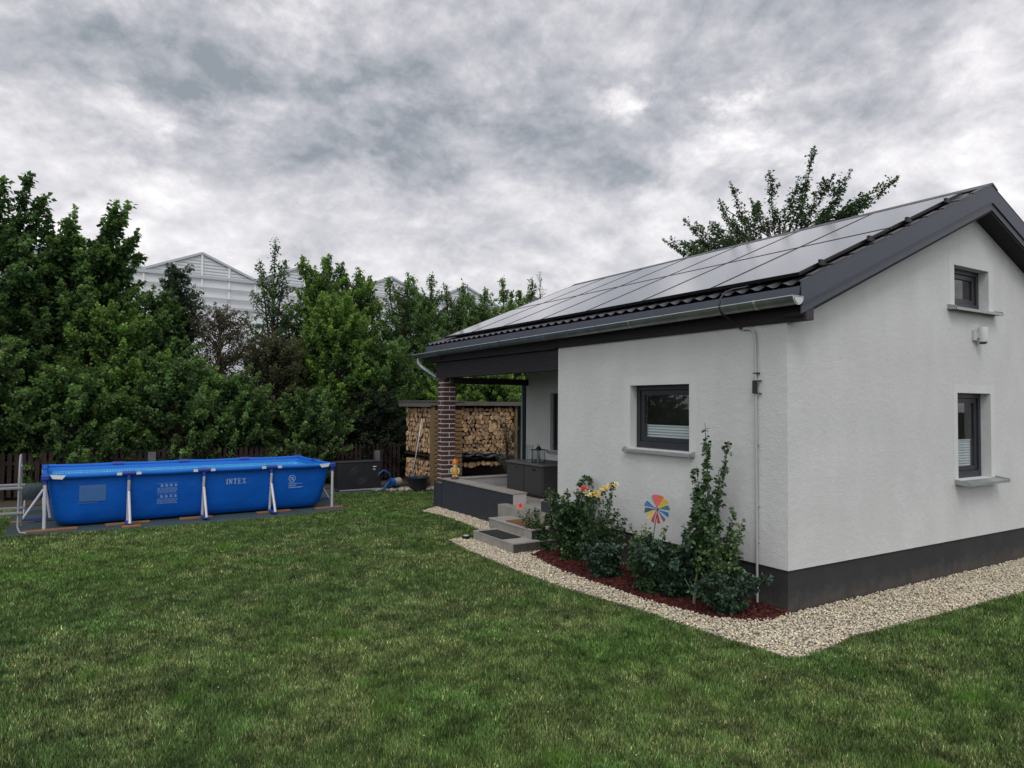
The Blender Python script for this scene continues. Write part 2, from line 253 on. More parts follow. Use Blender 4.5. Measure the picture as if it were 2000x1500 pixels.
# ------------------------------------------------------------------ mesh helpers
class MB:
    def __init__(s): s.v = []; s.f = []; s.mi = []; s.m = 0
    def add(s, vs, fs):
        o = len(s.v); s.v += [tuple(v) for v in vs]; s.f += [tuple(i+o for i in f) for f in fs]; s.mi += [s.m]*len(fs); return s
    def box(s, x0, x1, y0, y1, z0, z1):
        return s.add([(x0,y0,z0),(x1,y0,z0),(x1,y1,z0),(x0,y1,z0),(x0,y0,z1),(x1,y0,z1),(x1,y1,z1),(x0,y1,z1)],
                     [(3,2,1,0),(4,5,6,7),(0,1,5,4),(1,2,6,5),(2,3,7,6),(3,0,4,7)])
    def obox(s, c, size, M=None):
        h = [d/2 for d in size]; M = M or Matrix.Identity(3); c = Vector(c)
        vs = [c+M@Vector((sx*h[0], sy*h[1], sz*h[2])) for sz in (-1,1) for sx, sy in ((-1,-1),(1,-1),(1,1),(-1,1))]
        return s.add(vs, [(3,2,1,0),(4,5,6,7),(0,1,5,4),(1,2,6,5),(2,3,7,6),(3,0,4,7)])
    def beam(s, a, b, w, h, up=(0,0,1)):
        a = Vector(a); b = Vector(b); d = (b-a).normalized(); up = Vector(up); sd = d.cross(up).normalized(); u = sd.cross(d)
        vs = []
        for p in (a, b): vs += [p-sd*w/2-u*h/2, p+sd*w/2-u*h/2, p+sd*w/2+u*h/2, p-sd*w/2+u*h/2]
        return s.add(vs, [(0,1,2,3),(7,6,5,4),(1,0,4,5),(2,1,5,6),(3,2,6,7),(0,3,7,4)])
    def quad(s, *p): return s.add(p, [tuple(range(len(p)))])
    def prism(s, poly, axis, a, b):
        n = len(poly); ins = lambda p, t: (t, *p) if axis == 0 else ((p[0], t, p[1]) if axis == 1 else (p[0], p[1], t))
        vs = [ins(p, a) for p in poly]+[ins(p, b) for p in poly]
        return s.add(vs, [tuple(range(n))[::-1], tuple(range(n, 2*n))]+[(i, (i+1) % n, n+(i+1) % n, n+i) for i in range(n)])
    def tube(s, pts, r, n=10, caps=True):
        pts = [Vector(p) for p in pts]; R = r if isinstance(r, (list, tuple)) else [r]*len(pts); vs = []; up = None
        for i, p in enumerate(pts):
            d = ((pts[min(i+1, len(pts)-1)]-pts[max(i-1, 0)])).normalized()
            if up is None: up = Vector((0,0,1)) if abs(d.z) < .9 else Vector((1,0,0))
            a = d.cross(up).normalized(); b_ = a.cross(d); up = b_
            vs += [p+(a*math.cos(2*PI*k/n)+b_*math.sin(2*PI*k/n))*R[i] for k in range(n)]
        fs = [(i*n+k, i*n+(k+1) % n, (i+1)*n+(k+1) % n, (i+1)*n+k) for i in range(len(pts)-1) for k in range(n)]
        if caps: fs += [tuple(range(n))[::-1], tuple(range((len(pts)-1)*n, len(pts)*n))]
        return s.add(vs, fs)
    def lathe(s, prof, c=(0,0,0), n=20, sq=(1,1)):
        vs = [(c[0]+r*math.cos(2*PI*k/n)*sq[0], c[1]+r*math.sin(2*PI*k/n)*sq[1], c[2]+z) for r, z in prof for k in range(n)]
        fs = [(i*n+k, i*n+(k+1) % n, (i+1)*n+(k+1) % n, (i+1)*n+k) for i in range(len(prof)-1) for k in range(n)]
        fs += [tuple(range(n))[::-1], tuple(range((len(prof)-1)*n, len(prof)*n))]
        return s.add(vs, fs)
    def ball(s, c, r, n=12, sq=(1,1,1)):
        prof = [(max(.001, r*math.sin(PI*i/n)), -r*math.cos(PI*i/n)*sq[2]) for i in range(n+1)]
        return s.lathe(prof, c, n+2, (sq[0], sq[1]))
    def build(s, name, mats, parent=None, smooth=False, bevel=0, loc=None, auto=None):
        me = bpy.data.meshes.new(name); me.from_pydata(s.v, [], s.f); me.update()
        bm = bmesh.new(); bm.from_mesh(me); bmesh.ops.recalc_face_normals(bm, faces=bm.faces); bm.to_mesh(me); bm.free()
        for q in (mats if isinstance(mats, (list, tuple)) else [mats]): me.materials.append(q)
        me.polygons.foreach_set('material_index', s.mi)
        if smooth: me.polygons.foreach_set('use_smooth', [True]*len(me.polygons))
        o = bpy.data.objects.new(name, me); SC.collection.objects.link(o)
        if parent: o.parent = parent
        if smooth and auto:
            me.set_sharp_from_angle(angle=rad(auto))
        if bevel:
            b = o.modifiers.new('bevel', 'BEVEL'); b.width = bevel; b.segments = 2; b.limit_method = 'ANGLE'; b.angle_limit = rad(40)
        if loc: o.location = loc
        return o
def tag(o, label=None, cat=None, group=None, kind=None):
    if label: o['label'] = label
    if cat: o['category'] = cat
    if group: o['group'] = group
    if kind: o['kind'] = kind
    return o
def thing(name, label, cat, loc=(0,0,0), rz=0, group=None):
    o = bpy.data.objects.new(name, None); SC.collection.objects.link(o); o.empty_display_size = .2
    o.location = loc; o.rotation_euler = (0, 0, rz); return tag(o, label, cat, group)
def npmesh(name, V, F, mt, C=None, parent=None, smooth=False):
    V = np.asarray(V, np.float32); F = np.asarray(F, np.int32); k = F.shape[1]
    me = bpy.data.meshes.new(name); me.vertices.add(len(V)); me.vertices.foreach_set('co', V.ravel())
    me.loops.add(F.size); me.loops.foreach_set('vertex_index', F.ravel()); me.polygons.add(len(F))
    me.polygons.foreach_set('loop_start', np.arange(0, F.size, k, dtype=np.int32)); me.polygons.foreach_set('loop_total', np.full(len(F), k, np.int32))
    if smooth: me.polygons.foreach_set('use_smooth', np.ones(len(F), bool))
    if C is not None:
        a = me.color_attributes.new('col', 'FLOAT_COLOR', 'POINT'); C4 = np.ones((len(V), 4), np.float32); C4[:, :3] = C; a.data.foreach_set('color', C4.ravel())
    me.update(calc_edges=True); me.materials.append(mt)
    o = bpy.data.objects.new(name, me); SC.collection.objects.link(o)
    if parent: o.parent = parent
    return o
def unit(a): return a/np.maximum(np.linalg.norm(a, axis=-1, keepdims=True), 1e-9)
def vnoise(x, y, seed, sc):
    rs = np.random.RandomState(seed); T = rs.rand(64, 64); x = x*sc+100; y = y*sc+100; xi = np.floor(x).astype(int); yi = np.floor(y).astype(int); fx = x-xi; fy = y-yi
    fx = fx*fx*(3-2*fx); fy = fy*fy*(3-2*fy); g = lambda a, b: T[a % 64, b % 64]
    return (g(xi, yi)*(1-fx)+g(xi+1, yi)*fx)*(1-fy)+(g(xi, yi+1)*(1-fx)+g(xi+1, yi+1)*fx)*fy
def fbm(x, y, seed, sc, o=4): return sum(vnoise(x, y, seed+i, sc*2**i)*.5**(i+1) for i in range(o))/(1-.5**o)
def inpoly(x, y, P):
    r = np.zeros(len(x), bool); n = len(P)
    for i in range(n):
        x1, y1 = P[i]; x2, y2 = P[(i+1) % n]
        if y1 == y2: continue
        c = ((y1 > y) != (y2 > y)) & (x < (x2-x1)*(y-y1)/(y2-y1)+x1); r ^= c
    return r

# ------------------------------------------------------------------ ground, gravel, mulch, lawn
def slab(poly, z, name, mt, kind='structure'):
    b = MB(); b.quad(*[(x, y, z) for x, y in poly]); o = b.build(name, mt); tag(o, kind=kind); return o
def grassground(nt, b, tc):
    N, L = nt.nodes, nt.links
    t = N.new('ShaderNodeTexNoise'); t.inputs['Scale'].default_value = .9; t.inputs['Detail'].default_value = 8; t.inputs['Roughness'].default_value = .7; L.new(tc.outputs['Object'], t.inputs[0])
    t2 = N.new('ShaderNodeTexNoise'); t2.inputs['Scale'].default_value = 55; t2.inputs['Detail'].default_value = 4; L.new(tc.outputs['Object'], t2.inputs[0])
    cr = N.new('ShaderNodeValToRGB'); L.new(t.outputs[0], cr.inputs[0]); cr.color_ramp.elements[0].position = .35; cr.color_ramp.elements[0].color = (.022, .040, .012, 1); cr.color_ramp.elements[1].position = .7; cr.color_ramp.elements[1].color = (.055, .060, .022, 1)
    mx = N.new('ShaderNodeMix'); mx.data_type = 'RGBA'; mx.blend_type = 'MULTIPLY'; mx.inputs[0].default_value = .6; L.new(cr.outputs[0], mx.inputs[6]); L.new(t2.outputs[1], mx.inputs[7]); L.new(mx.outputs[2], b.inputs['Base Color'])
    bp = N.new('ShaderNodeBump'); bp.inputs['Distance'].default_value = .02; L.new(t2.outputs[0], bp.inputs['Height']); L.new(bp.outputs[0], b.inputs['Normal'])
GR = mat('lawn_soil', (.03, .05, .015), .95, extra=grassground, spec=.1)
slab([(-300, -300), (300, -300), (300, 400), (-300, 400)], -.012, 'ground', GR)
MULCH = [(.0, -.02), (-.14, -.02), (-.29, -.06), (-.52, .03), (-.75, .30), (-.86, .87), (-.88, 1.64), (-.90, 2.35), (-.84, 2.73), (-.73, 3.26), (-.5, 3.40), (-.1, 3.45), (0, 3.45)]
GRAV = [(0, -.03), (7.3, -.03), (7.3, -.80), (2.8, -.78), (1.3, -.75), (.12, -.72), (-.13, -.69), (-.4, -.76), (-.64, -.78), (-.88, -.80), (-1.02, -.74), (-1.05, -.39), (-1.12, .33), (-1.17, .97), (-1.31, 1.78), (-1.34, 2.5), (-1.33, 3.11), (-1.30, 4.0), (-1.22, 4.68), (-.97, 4.74), (-.88, 4.55), (-.6, 4.72), (-.5, 4.9), (-.42, 5.4), (-.36, 6.2), (-.36, 6.72), (-.48, 7.3), (0, 7.65), (0, 3.45), (-.1, 3.45), (-.5, 3.40)]+MULCH[:-3][::-1]
GRAV_ALL = GRAV[:28]+[(0, 0)]      # outline of gravel and bed together
MAT_ = [(-6.62, 8.00), (-5.6, 7.92), (-4.7, 7.82), (-2.87, 7.93), (-1.55, 8.18), (-1.45, 9.6), (-1.3, 10.35), (.15, 10.42), (.25, 11.3), (-6.7, 11.3)]
YARD = [(-1.0, 10.42), (.15, 10.36), (1.5, 10.05), (2.2, 9.9), (2.2, 13.5), (-9, 13.5), (-9, 11.6), (-1.0, 11.6)]
slab(GRAV, -.004, 'gravel_bed', GRAVB); slab(MULCH, -.003, 'mulch_bed', MULB)
slab(MAT_, .004, 'ground_sheet', TEALM); slab([(-12, 11.5), (12, 11.5), (12, 30), (-12, 30)], -.006, 'soil_strip', SOIL)
# stones of the border beside the lawn behind
rs = np.random.RandomState(5)
ICO = None
def ico():
    bm = bmesh.new(); bmesh.ops.create_icosphere(bm, subdivisions=1, radius=1); V = np.array([v.co[:] for v in bm.verts]); F = np.array([[v.index for v in f.verts] for f in bm.faces]); bm.free(); return V, F
IV, IF = ico()
def stones(poly, n, smin, smax, cols, name, label, seed, z0=.0, flat=.6, excl=None, jit=.22, mt=None, long=1.0):
    rs = np.random.RandomState(seed); P = np.array(poly); lo = P.min(0); hi = P.max(0)
    x = rs.uniform(lo[0], hi[0], n); y = rs.uniform(lo[1], hi[1], n); k = inpoly(x, y, poly); x = x[k]; y = y[k]; n = len(x)
    s = rs.uniform(smin, smax, n); S = np.stack([s*rs.uniform(.8, 1.2, n)*long, s*rs.uniform(.7, 1.05, n), s*rs.uniform(.45, .8, n)*flat/.6], 1)
    a = rs.uniform(0, 2*PI, n); t = rs.uniform(-.5, .5, (n, 2))
    V = IV[None]*(1+rs.uniform(-jit, jit, (n, len(IV), 1)))*S[:, None]
    V[..., 2] += V[..., 0]*t[:, :1]+V[..., 1]*t[:, 1:]
    c, sn = np.cos(a)[:, None], np.sin(a)[:, None]; X = V[..., 0]*c-V[..., 1]*sn; Y = V[..., 0]*sn+V[..., 1]*c
    V = np.stack([X+x[:, None], Y+y[:, None], V[..., 2]+z0+rs.uniform(0, .018, n)[:, None]], -1)
    F = IF[None]+(np.arange(n)*len(IV))[:, None, None]
    cols = np.array(cols); ci = rs.randint(0, len(cols), n); C = cols[ci]*rs.uniform(.72, 1.2, (n, 1)); C = np.repeat(C, len(IV), 0)
    o = npmesh(name, V.reshape(-1, 3), F.reshape(-1, 3), mt or PEBBLE, C); tag(o, label, None, None, 'stuff'); return o
GC = [(.70,.62,.45),(.66,.58,.41),(.74,.67,.52),(.60,.53,.39),(.76,.70,.57),(.68,.59,.41),(.52,.46,.36),(.72,.64,.47),(.56,.47,.33),(.44,.41,.35),(.62,.60,.55)]
gst = stones(GRAV, 230000, .0065, .0125, GC, 'gravel', 'pale beige gravel strip around the foot of the house', 3); 
MC = [(.085,.018,.018),(.060,.014,.014),(.11,.026,.024),(.045,.012,.012),(.08,.03,.022),(.15,.045,.035)]
mst = stones(MULCH, 16000, .010, .020, MC, 'mulch', 'red bark mulch filling the flower bed at the house wall', 4, flat=.25, long=2.2, mt=CHIP, jit=.3)
tag(gst, cat='gravel'); tag(mst, cat='mulch')
def rocks():
    bd = [(-.15, 10.40), (.5, 10.28), (1.1, 10.1), (1.9, 9.85), (1.95, 10.15), (1.1, 10.5), (.5, 10.62), (-.15, 10.68)]
    o = stones(bd, 900, .03, .075, [(.34,.31,.27),(.27,.25,.23),(.22,.20,.18),(.40,.36,.30)], 'border_stones', 'loose pale stones edging the far end of the lawn', 8, flat=.5); tag(o, cat='stones')
rocks()
def lawn():
    rs = np.random.RandomState(11); N = 3400000
    d = 3.0*(15.5/3.0)**rs.rand(N)                                  # log distribution in distance
    keep = rs.rand(N) < np.clip((d/3.0)**.32*.62, 0, 1); d = d[keep]; N = len(d)
    a = rs.uniform(-.86, .86, N)+.5486; x = CAM[0]+d*np.sin(a); y = CAM[1]+d*np.cos(a)
    # frayed edges
    jx = x+rs.normal(0, .012, N); jy = y+rs.normal(0, .012, N)
    bad = inpoly(jx, jy, GRAV_ALL) | inpoly(jx, jy, MAT_) | ((jx > -.02) & (jy > -.1) & (jy < 7.75)) | inpoly(jx, jy, YARD) | (y > 12.2) | ((jx > -.93) & (jx < 0) & (jy > 3.42) & (jy < 4.72))
    k = ~bad & (rs.rand(N) < .5); x = x[k]; y = y[k]; d = d[k]; N = len(x)
    dry = fbm(x, y, 21, .55, 4); dry2 = fbm(x, y, 31, 2.6, 3); cl = fbm(x, y, 41, 1.1, 4); tone = fbm(x, y, 51, .35, 3); tuft = fbm(x, y, 61, 9., 2)
    nearf = np.clip((9.5-d)/7, 0, 1)
    straw = np.clip((dry-.47)*1.5+(dry2-.5)*1.8+.25*nearf+.18, .06, .75)*.56
    clover = np.clip((cl-.63)*5, 0, .5)
    isst = rs.rand(N) < straw*(1-clover*.8)
    g1 = np.array([.122, .190, .052]); g2 = np.array([.074, .134, .042]); gs = np.array([.350, .365, .170]); gc = np.array([.072, .170, .036])
    t = np.clip(tone*1.2-.1+rs.uniform(-.4, .4, N), 0, 1)[:, None]; C = g1*t+g2*(1-t)
    C = C*(1-clover[:, None]*.7)+gc*clover[:, None]*.7
    C = np.where(isst[:, None], gs*rs.uniform(.55, 1.15, (N, 1)), C); C *= (1+(tuft-.5)*1.3)[:, None]*np.exp(rs.normal(0, .42, (N, 1)))
    wz_ = np.zeros(N); rw = np.random.RandomState(91)
    for i in range(46):
        dd = rw.uniform(3.4, 11); aa = .5486+rw.uniform(-.7, .8); wx, wy, wr = CAM[0]+dd*math.sin(aa), CAM[1]+dd*math.cos(aa), rw.uniform(.04, .13); wz_ = np.maximum(wz_, np.exp(-((x-wx)**2+(y-wy)**2)/wr**2)*rw.uniform(.5, 1))
    C = C*(1-wz_[:, None])+np.array([.11, .235, .035])*wz_[:, None]*rs.uniform(.7, 1.2, (N, 1))
    # faint mowing lines
    C *= (1+.06*np.sin((x*.25+y)*PI/.55))[:, None]
    h = rs.uniform(.012, .030, N)*(1-.25*isst)*(1+.6*wz_)*(1+.5*(tuft-.5)); w = (.0015+.00048*d)*rs.uniform(.6, 1.5, N)*(1+clover*.9)
    az = rs.uniform(0, 2*PI, N); lean = rs.uniform(.25, 1.25, N)
    P = np.stack([x, y, np.full(N, -.012)], 1); s = np.stack([np.cos(az), np.sin(az), 0*az], 1); az2 = az+rs.uniform(.9, 2.2, N)
    tip = P+np.stack([np.cos(az2)*lean*h, np.sin(az2)*lean*h, h+.012], 1)
    V = np.stack([P-s*w[:, None], P+s*w[:, None], tip], 1).reshape(-1, 3); F = np.arange(N*3).reshape(N, 3)
    C3 = np.repeat(C, 3, 0)
    o = npmesh('lawn_grass', V, F, BLADE, C3); tag(o, 'short mown lawn, patchy green with dry straw coloured areas', 'grass', None, 'stuff')
    # clover flowers, tiny white heads
    n = 60; rs2 = np.random.RandomState(77); xs = []; 
    while len(xs) < n:
        dd = rs2.uniform(3.4, 8); aa = .5486+rs2.uniform(-.6, .75); px, py = CAM[0]+dd*math.sin(aa), CAM[1]+dd*math.cos(aa)
        if inpoly(np.array([px]), np.array([py]), GRAV_ALL)[0] or px > -.1: continue
        if fbm(np.array([px]), np.array([py]), 41, 1.1, 4)[0] > .52 or rs2.rand() < .03: xs.append((px, py))
    xs = np.array(xs); Vv = (IV[None]*np.array([.005, .005, .004])*rs2.uniform(.6, 1.2, (n, 1, 1))+np.concatenate([xs, rs2.uniform(.018, .034, (n, 1))], 1)[:, None]).reshape(-1, 3)
    Ff = (IF[None]+(np.arange(n)*len(IV))[:, None, None]).reshape(-1, 3)
    o = npmesh('clover_flowers', Vv, Ff, PETAL, np.tile([.62, .62, .55], (len(Vv), 1))); tag(o, 'tiny white clover heads dotted in the lawn', 'flowers', None, 'stuff')
lawn()

# ------------------------------------------------------------------ house
K = .42                                   # roof slope
def rz(x): return 3.075+K*(x+.06)         # roof surface, left slope
HOUSE = thing('garden_house', 'low white plastered garden house with dark metal roof and open porch', 'house', (0, 0, 0))
RX = 3.5
def wz(x): return 2.79+K*min(x, 7-x)    # underside of the roof over the gable
TOPZ = 2.72
def house():
    b = MB()
    def yq(x, y0, y1, z0, z1): b.quad((x, y0, z0), (x, y1, z0), (x, y1, z1), (x, y0, z1))
    # front wall x=0
    A, B, C, D = 1.25, 2.22, 1.42, 2.172; z0 = .388
    yq(0, 0, A, z0, TOPZ+.1); yq(0, B, 3.74, z0, TOPZ+.1); yq(0, A, B, z0, C); yq(0, A, B, D, TOPZ+.1)
    r = .15
    b.quad((0, A, C), (r, A, C), (r, A, D), (0, A, D)); b.quad((0, B, C), (r, B, C), (r, B, D), (0, B, D)); b.quad((0, A, D), (r, A, D), (r, B, D), (0, B, D)); b.quad((0, A, C), (r, A, C), (r, B, C), (0, B, C))
    # porch side and back walls
    b.quad((0, 3.74, z0), (1.8, 3.74, z0), (1.8, 3.74, TOPZ+.1), (0, 3.74, TOPZ+.1))
    A2, B2, C2, D2 = 5.45, 6.54, 1.08, 2.15
    yq(1.8, 3.74, A2, z0, TOPZ); yq(1.8, B2, 7.38, z0, TOPZ); yq(1.8, A2, B2, z0, C2); yq(1.8, A2, B2, D2, TOPZ)
    for yy in (A2, B2): b.quad((1.8, yy, C2), (1.95, yy, C2), (1.95, yy, D2), (1.8, yy, D2))
    for zz in (C2, D2): b.quad((1.8, A2, zz), (1.95, A2, zz), (1.95, B2, zz), (1.8, B2, zz))
    # gable wall y=0
    ops = [(3.10, 3.89, 1.08, 2.105), (3.06, 3.88, 3.125, 3.62)]
    x1, x2 = 3.06, 3.90
    b.quad((0, 0, z0), (x1, 0, z0), (x1, 0, wz(x1)), (0, 0, wz(0)))
    b.quad((x2, 0, z0), (7, 0, z0), (7, 0, wz(7)), (x2, 0, wz(x2)))
    b.quad((x1, 0, z0), (x2, 0, z0), (x2, 0, 1.08), (x1, 0, 1.08)); b.quad((x1, 0, 1.08), (3.10, 0, 1.08), (3.10, 0, 2.105), (x1, 0, 2.105)); b.quad((3.89, 0, 1.08), (x2, 0, 1.08), (x2, 0, 2.105), (3.89, 0, 2.105))
    b.quad((x1, 0, 2.105), (x2, 0, 2.105), (x2, 0, 3.125), (x1, 0, 3.125)); b.quad((3.88, 0, 3.125), (x2, 0, 3.125), (x2, 0, 3.62), (3.88, 0, 3.62))
    b.quad((x1, 0, 3.62), (x2, 0, 3.62), (x2, 0, wz(x2)), (RX, 0, wz(RX)), (x1, 0, wz(x1)))
    for a, c, e, f in ops:
        for xx in (a, c): b.quad((xx, 0, e), (xx, .2, e), (xx, .2, f), (xx, 0, f))
        for zz in (e, f): b.quad((a, 0, zz), (c, 0, zz), (c, .2, zz), (a, .2, zz))
    # far gable, right wall, floor lip
    b.quad((7, 7.38, z0), (1.8, 7.38, z0), (1.8, 7.38, wz(1.8)), (RX, 7.38, wz(RX)), (7, 7.38, wz(7)))
    b.quad((7, 0, z0), (7, 7.38, z0), (7, 7.38, wz(7)), (7, 0, wz(7)))
    b.quad((0, 0, z0), (0, 3.74, z0), (.03, 3.74, z0), (.03, 0, z0)); b.quad((0, 0, z0), (7, 0, z0), (7, .03, z0), (0, .03, z0))
    b.build('wall', WALL, HOUSE)
    b = MB(); b.prism([(.018, .018), (6.98, .018), (6.98, 7.36), (1.79, 7.36), (1.79, 3.72), (.018, 3.72)], 2, -.1, .392); b.build('plinth', PLINTH, HOUSE)
    # smooth plaster bands around the openings (2-3 mm proud)
    def band(ax, a, c, e, f, w):
        t = -.003
        P = [(a-w, a, e, f+w), (c, c+w, e, f+w), (a, c, f, f+w)]
        for p0, p1, q0, q1 in P:
            b.box(*((t, .0, p0, p1, q0, q1) if ax == 0 else (p0, p1, t, .0, q0, q1)))
    for aa in ((0, A, B, C, D, .10), (1, *ops[0], .095), (1, *ops[1], .12)):
        b = MB(); band(*aa); b.build('window_surround', TRIM, HOUSE)
    # windows
    def window(kind, a, c, e, f, dep, ax, blind, base=0):
        fr = MB(); g = .058; d0 = base+dep-.05; d1 = base+dep+.03
        def bx(bb, p0, p1, q0, q1, s0, s1): bb.box(*((s0, s1, p0, p1, q0, q1) if ax == 0 else (p0, p1, s0, s1, q0, q1)))
        bx(fr, a, a+g, e, f, d0, d1); bx(fr, c-g, c, e, f, d0, d1); bx(fr, a+g, c-g, e, e+g+.02, d0, d1); bx(fr, a+g, c-g, f-g, f, d0, d1)
        w = fr.build('window_frame', FRAME, HOUSE, bevel=.004)
        sa = MB(); h = .06; a1, c1, e1, f1 = a+g, c-g, e+g+.02, f-g; s0 = d0+.018; s1 = d1-.008
        bx(sa, a1, a1+h, e1, f1, s0, s1); bx(sa, c1-h, c1, e1, f1, s0, s1); bx(sa, a1+h, c1-h, e1, e1+h, s0, s1); bx(sa, a1+h, c1-h, f1-h, f1, s0, s1)
        sa.build('sash', FRAME, w, bevel=.006)
        p = MB(); pq = [(s0+.02, a1+h, e1+h), (s0+.02, c1-h, e1+h), (s0+.02, c1-h, f1-h), (s0+.02, a1+h, f1-h)]; p.quad(*[q if ax == 0 else (q[1], q[0], q[2]) for q in pq]); p.build('pane', GLASS, w)
        if blind:
            bl = MB(); zt = e1+h+(f1-e1-2*h)*blind; n = max(4, int((zt-e1-h)/.016)); zz = e1+h
            for i in range(n):
                zA = zz+(zt-zz)*i/n; zB = zz+(zt-zz)*(i+1)/n; k0 = s0+.05+(.008 if i % 2 else 0); k1 = s0+.05+(0 if i % 2 else .008)
                pts = [(k0, a1+h, zA), (k0, c1-h, zA), (k1, c1-h, zB), (k1, a1+h, zB)]
                if ax == 1: pts = [(q[1], q[0], q[2]) for q in pts]
                bl.quad(*pts)
            bx(bl, a1+h, c1-h, zt, zt+.014, s0+.048, s0+.062)
            bl.build('blind', BLIND, w)
        return w
    window('f', A, B, C, D, .15, 0, .26)
    window('g', 3.10, 3.89, 1.08, 2.105, .16, 1, .40)
    window('g2', 3.06, 3.88, 3.125, 3.62, .16, 1, 0)
    window('p', A2, B2, C2, D2, .12, 0, .0, 1.8)
    # sills
    def sill(ax, a, c, z, proud, dep, base=0):
        s = MB()
        prof = [(base-proud, z-.036), (base-proud, z-.004), (base+dep, z+.022), (base+dep, z+.016), (base-proud+.006, z-.012), (base-proud+.006, z-.036)]
        if ax == 0: s.prism([(p, q) for p, q in prof], 1, a, c)
        else: s.prism([(p, q) for p, q in prof], 0, a, c)
        for t in (a, c-.008):
            pr = [(base-proud, z-.036), (base-proud, z+.010), (base-.001, z+.034), (base-.001, z-.045+.02)]
            s.prism(pr, 1 if ax == 0 else 0, t-.001, t+.009)
        return s.build('window_sill', SILL, HOUSE)
    sill(0, 1.17, 2.30, 1.405, .055, .12); sill(1, 3.02, 3.99, 1.06, .16, .12); sill(1, 2.90, 4.02, 3.105, .10, .12); sill(0, 5.38, 6.60, 1.065, .05, .10, 1.8)
    # black interior so the windows are dark
    b = MB(); b.box(.30, 6.8, .32, 3.6, .5, 2.6); 
    # porch: beams, ceiling, post, column
    b = MB(); b.box(.0, .14, 3.745, 7.76, 2.42, 2.715); b.build('porch_beam', DWOOD, HOUSE, bevel=.004)
    b = MB(); b.box(.14, 1.82, 7.30, 7.44, 2.315, 2.43); b.box(1.76, 1.86, 7.30, 7.44, 2.31, 2.43); b.build('cross_beam', DWOOD, HOUSE, bevel=.004)
    b = MB(); b.box(1.815, 1.90, 7.45, 7.53, .39, 2.42); b.build('porch_post', FRAME, HOUSE, bevel=.003)
    b = MB(); b.box(1.80, 1.90, 7.54, 7.575, .39, 2.42); b.build('glass_screen_edge', mat('glass_edge', (.32, .46, .45), .3), HOUSE)
    b = MB(); b.box(-.05, 1.8, 3.745, 8.02, 2.72, 2.745); b.build('porch_ceiling', DWOOD, HOUSE)
    b = MB(); b.quad((0, 7.77, 2.72), (RX*1., 7.77, 2.72), (RX, 7.77, 4.24), (0, 7.77, 2.77)); b.build('gable_boarding', DWOOD, HOUSE)
    b = MB(); b.box(-.03, -.0015, -.214, 8.02, 2.728, 3.00); b.build('fascia_board', DWOOD, HOUSE)
    b = MB(); b.box(.0, .105, -.212, -.004, 2.731, 2.86)
    b.build('purlin_end', ENDW, HOUSE, bevel=.003)
    # brick column on dark base
    CX0, CX1, CY0, CY1 = .03, .28, 7.48, 7.73
    b = MB(); b.box(CX0+.004, CX1-.004, CY0+.004, CY1-.004, .46, 2.42); colm = b.build('brick_column', MORTAR, HOUSE)
    b = MB(); n = 23; hz = (2.42-.46)/n; j = .015; s = .25; hw = (s-j)/2
    for i in range(n):
        z0_ = .46+i*hz+j*.5; z1_ = .46+(i+1)*hz-j*.5
        if i % 2: rects = [(0, s, 0, hw), (0, s, hw+j, s)]
        else: rects = [(0, hw, 0, s), (hw+j, s, 0, s)]
        for r0, r1, q0, q1 in rects: b.box(CX0+r0, CX0+r1, CY0+q0, CY0+q1, z0_, z1_)
    b.build('bricks', BRICK, colm, bevel=.002)
    b = MB(); b.box(-.012, .30, 7.465, 7.78, -.1, .46); b.build('column_base', PARAPET, HOUSE)
    # terrace
    b = MB(); b.box(.012, 1.79, 3.745, 7.24, -.1, .39); b.build('terrace_floor', TILE, HOUSE)
    b = MB(); b.box(-.16, -.002, 3.80, 5.12, -.1, .262); b.box(-.16, -.002, 3.80, 5.12, .262, .385); b.build('threshold_slab', STEPS, HOUSE, bevel=.004)
    b = MB(); b.box(.0, .235, 4.935, 7.46, .392, .535); b.box(.0, .235, 5.125, 7.46, -.1, .392); pw = b.build('parapet_wall', PARAPET, HOUSE)
    b = MB(); b.box(.004, .24, 4.924, 4.9345, .30, .536); b.build('parapet_end', TILEL, HOUSE)
    b = MB(); b.box(-.012, .255, 4.918, 7.47, .5365, .562); b.build('parapet_cap', TILE, HOUSE, bevel=.003)
    b = MB(); b.box(.237, 1.79, 7.25, 7.46, -.1, .535); b.build('rear_parapet', TILEL, HOUSE)
    b = MB(); b.box(.256, 1.79, 7.235, 7.475, .5365, .562); b.build('rear_parapet_cap', TILE, HOUSE, bevel=.003)
    b = MB(); b.box(.0, .235, 3.745, 4.15, .3925, .535); b.box(-.003, 0., 3.745, 4.15, .392, .535); b.build('short_parapet', PARAPET, HOUSE)
    b = MB(); b.box(-.012, .25, 3.742, 4.162, .5365, .562); b.build('short_parapet_cap', TILE, HOUSE, bevel=.003)
    # steps
    b = MB(); b.box(-.91, -.17, 3.44, 4.52, -.1, .120); b.build('lower_step', STEPS, HOUSE)
    b = MB(); b.box(-.915, -.50, 3.432, 4.528, .1205, .138); b.build('lower_tread', TILE, HOUSE, bevel=.002)
    b = MB(); b.box(-.55, -.17, 3.56, 4.71, .1205, .245); b.build('upper_step', STEPS, HOUSE)
    b = MB(); b.box(-.557, -.165, 3.552, 4.718, .2455, .262); b.build('upper_tread', TILE, HOUSE, bevel=.002)
    b = MB(); b.box(-.908, -.17, 3.430, 3.4385, -.1, .120); b.box(-.548, -.17, 3.550, 3.5585, .1215, .245); b.build('step_side', PLINTH, HOUSE)
house()

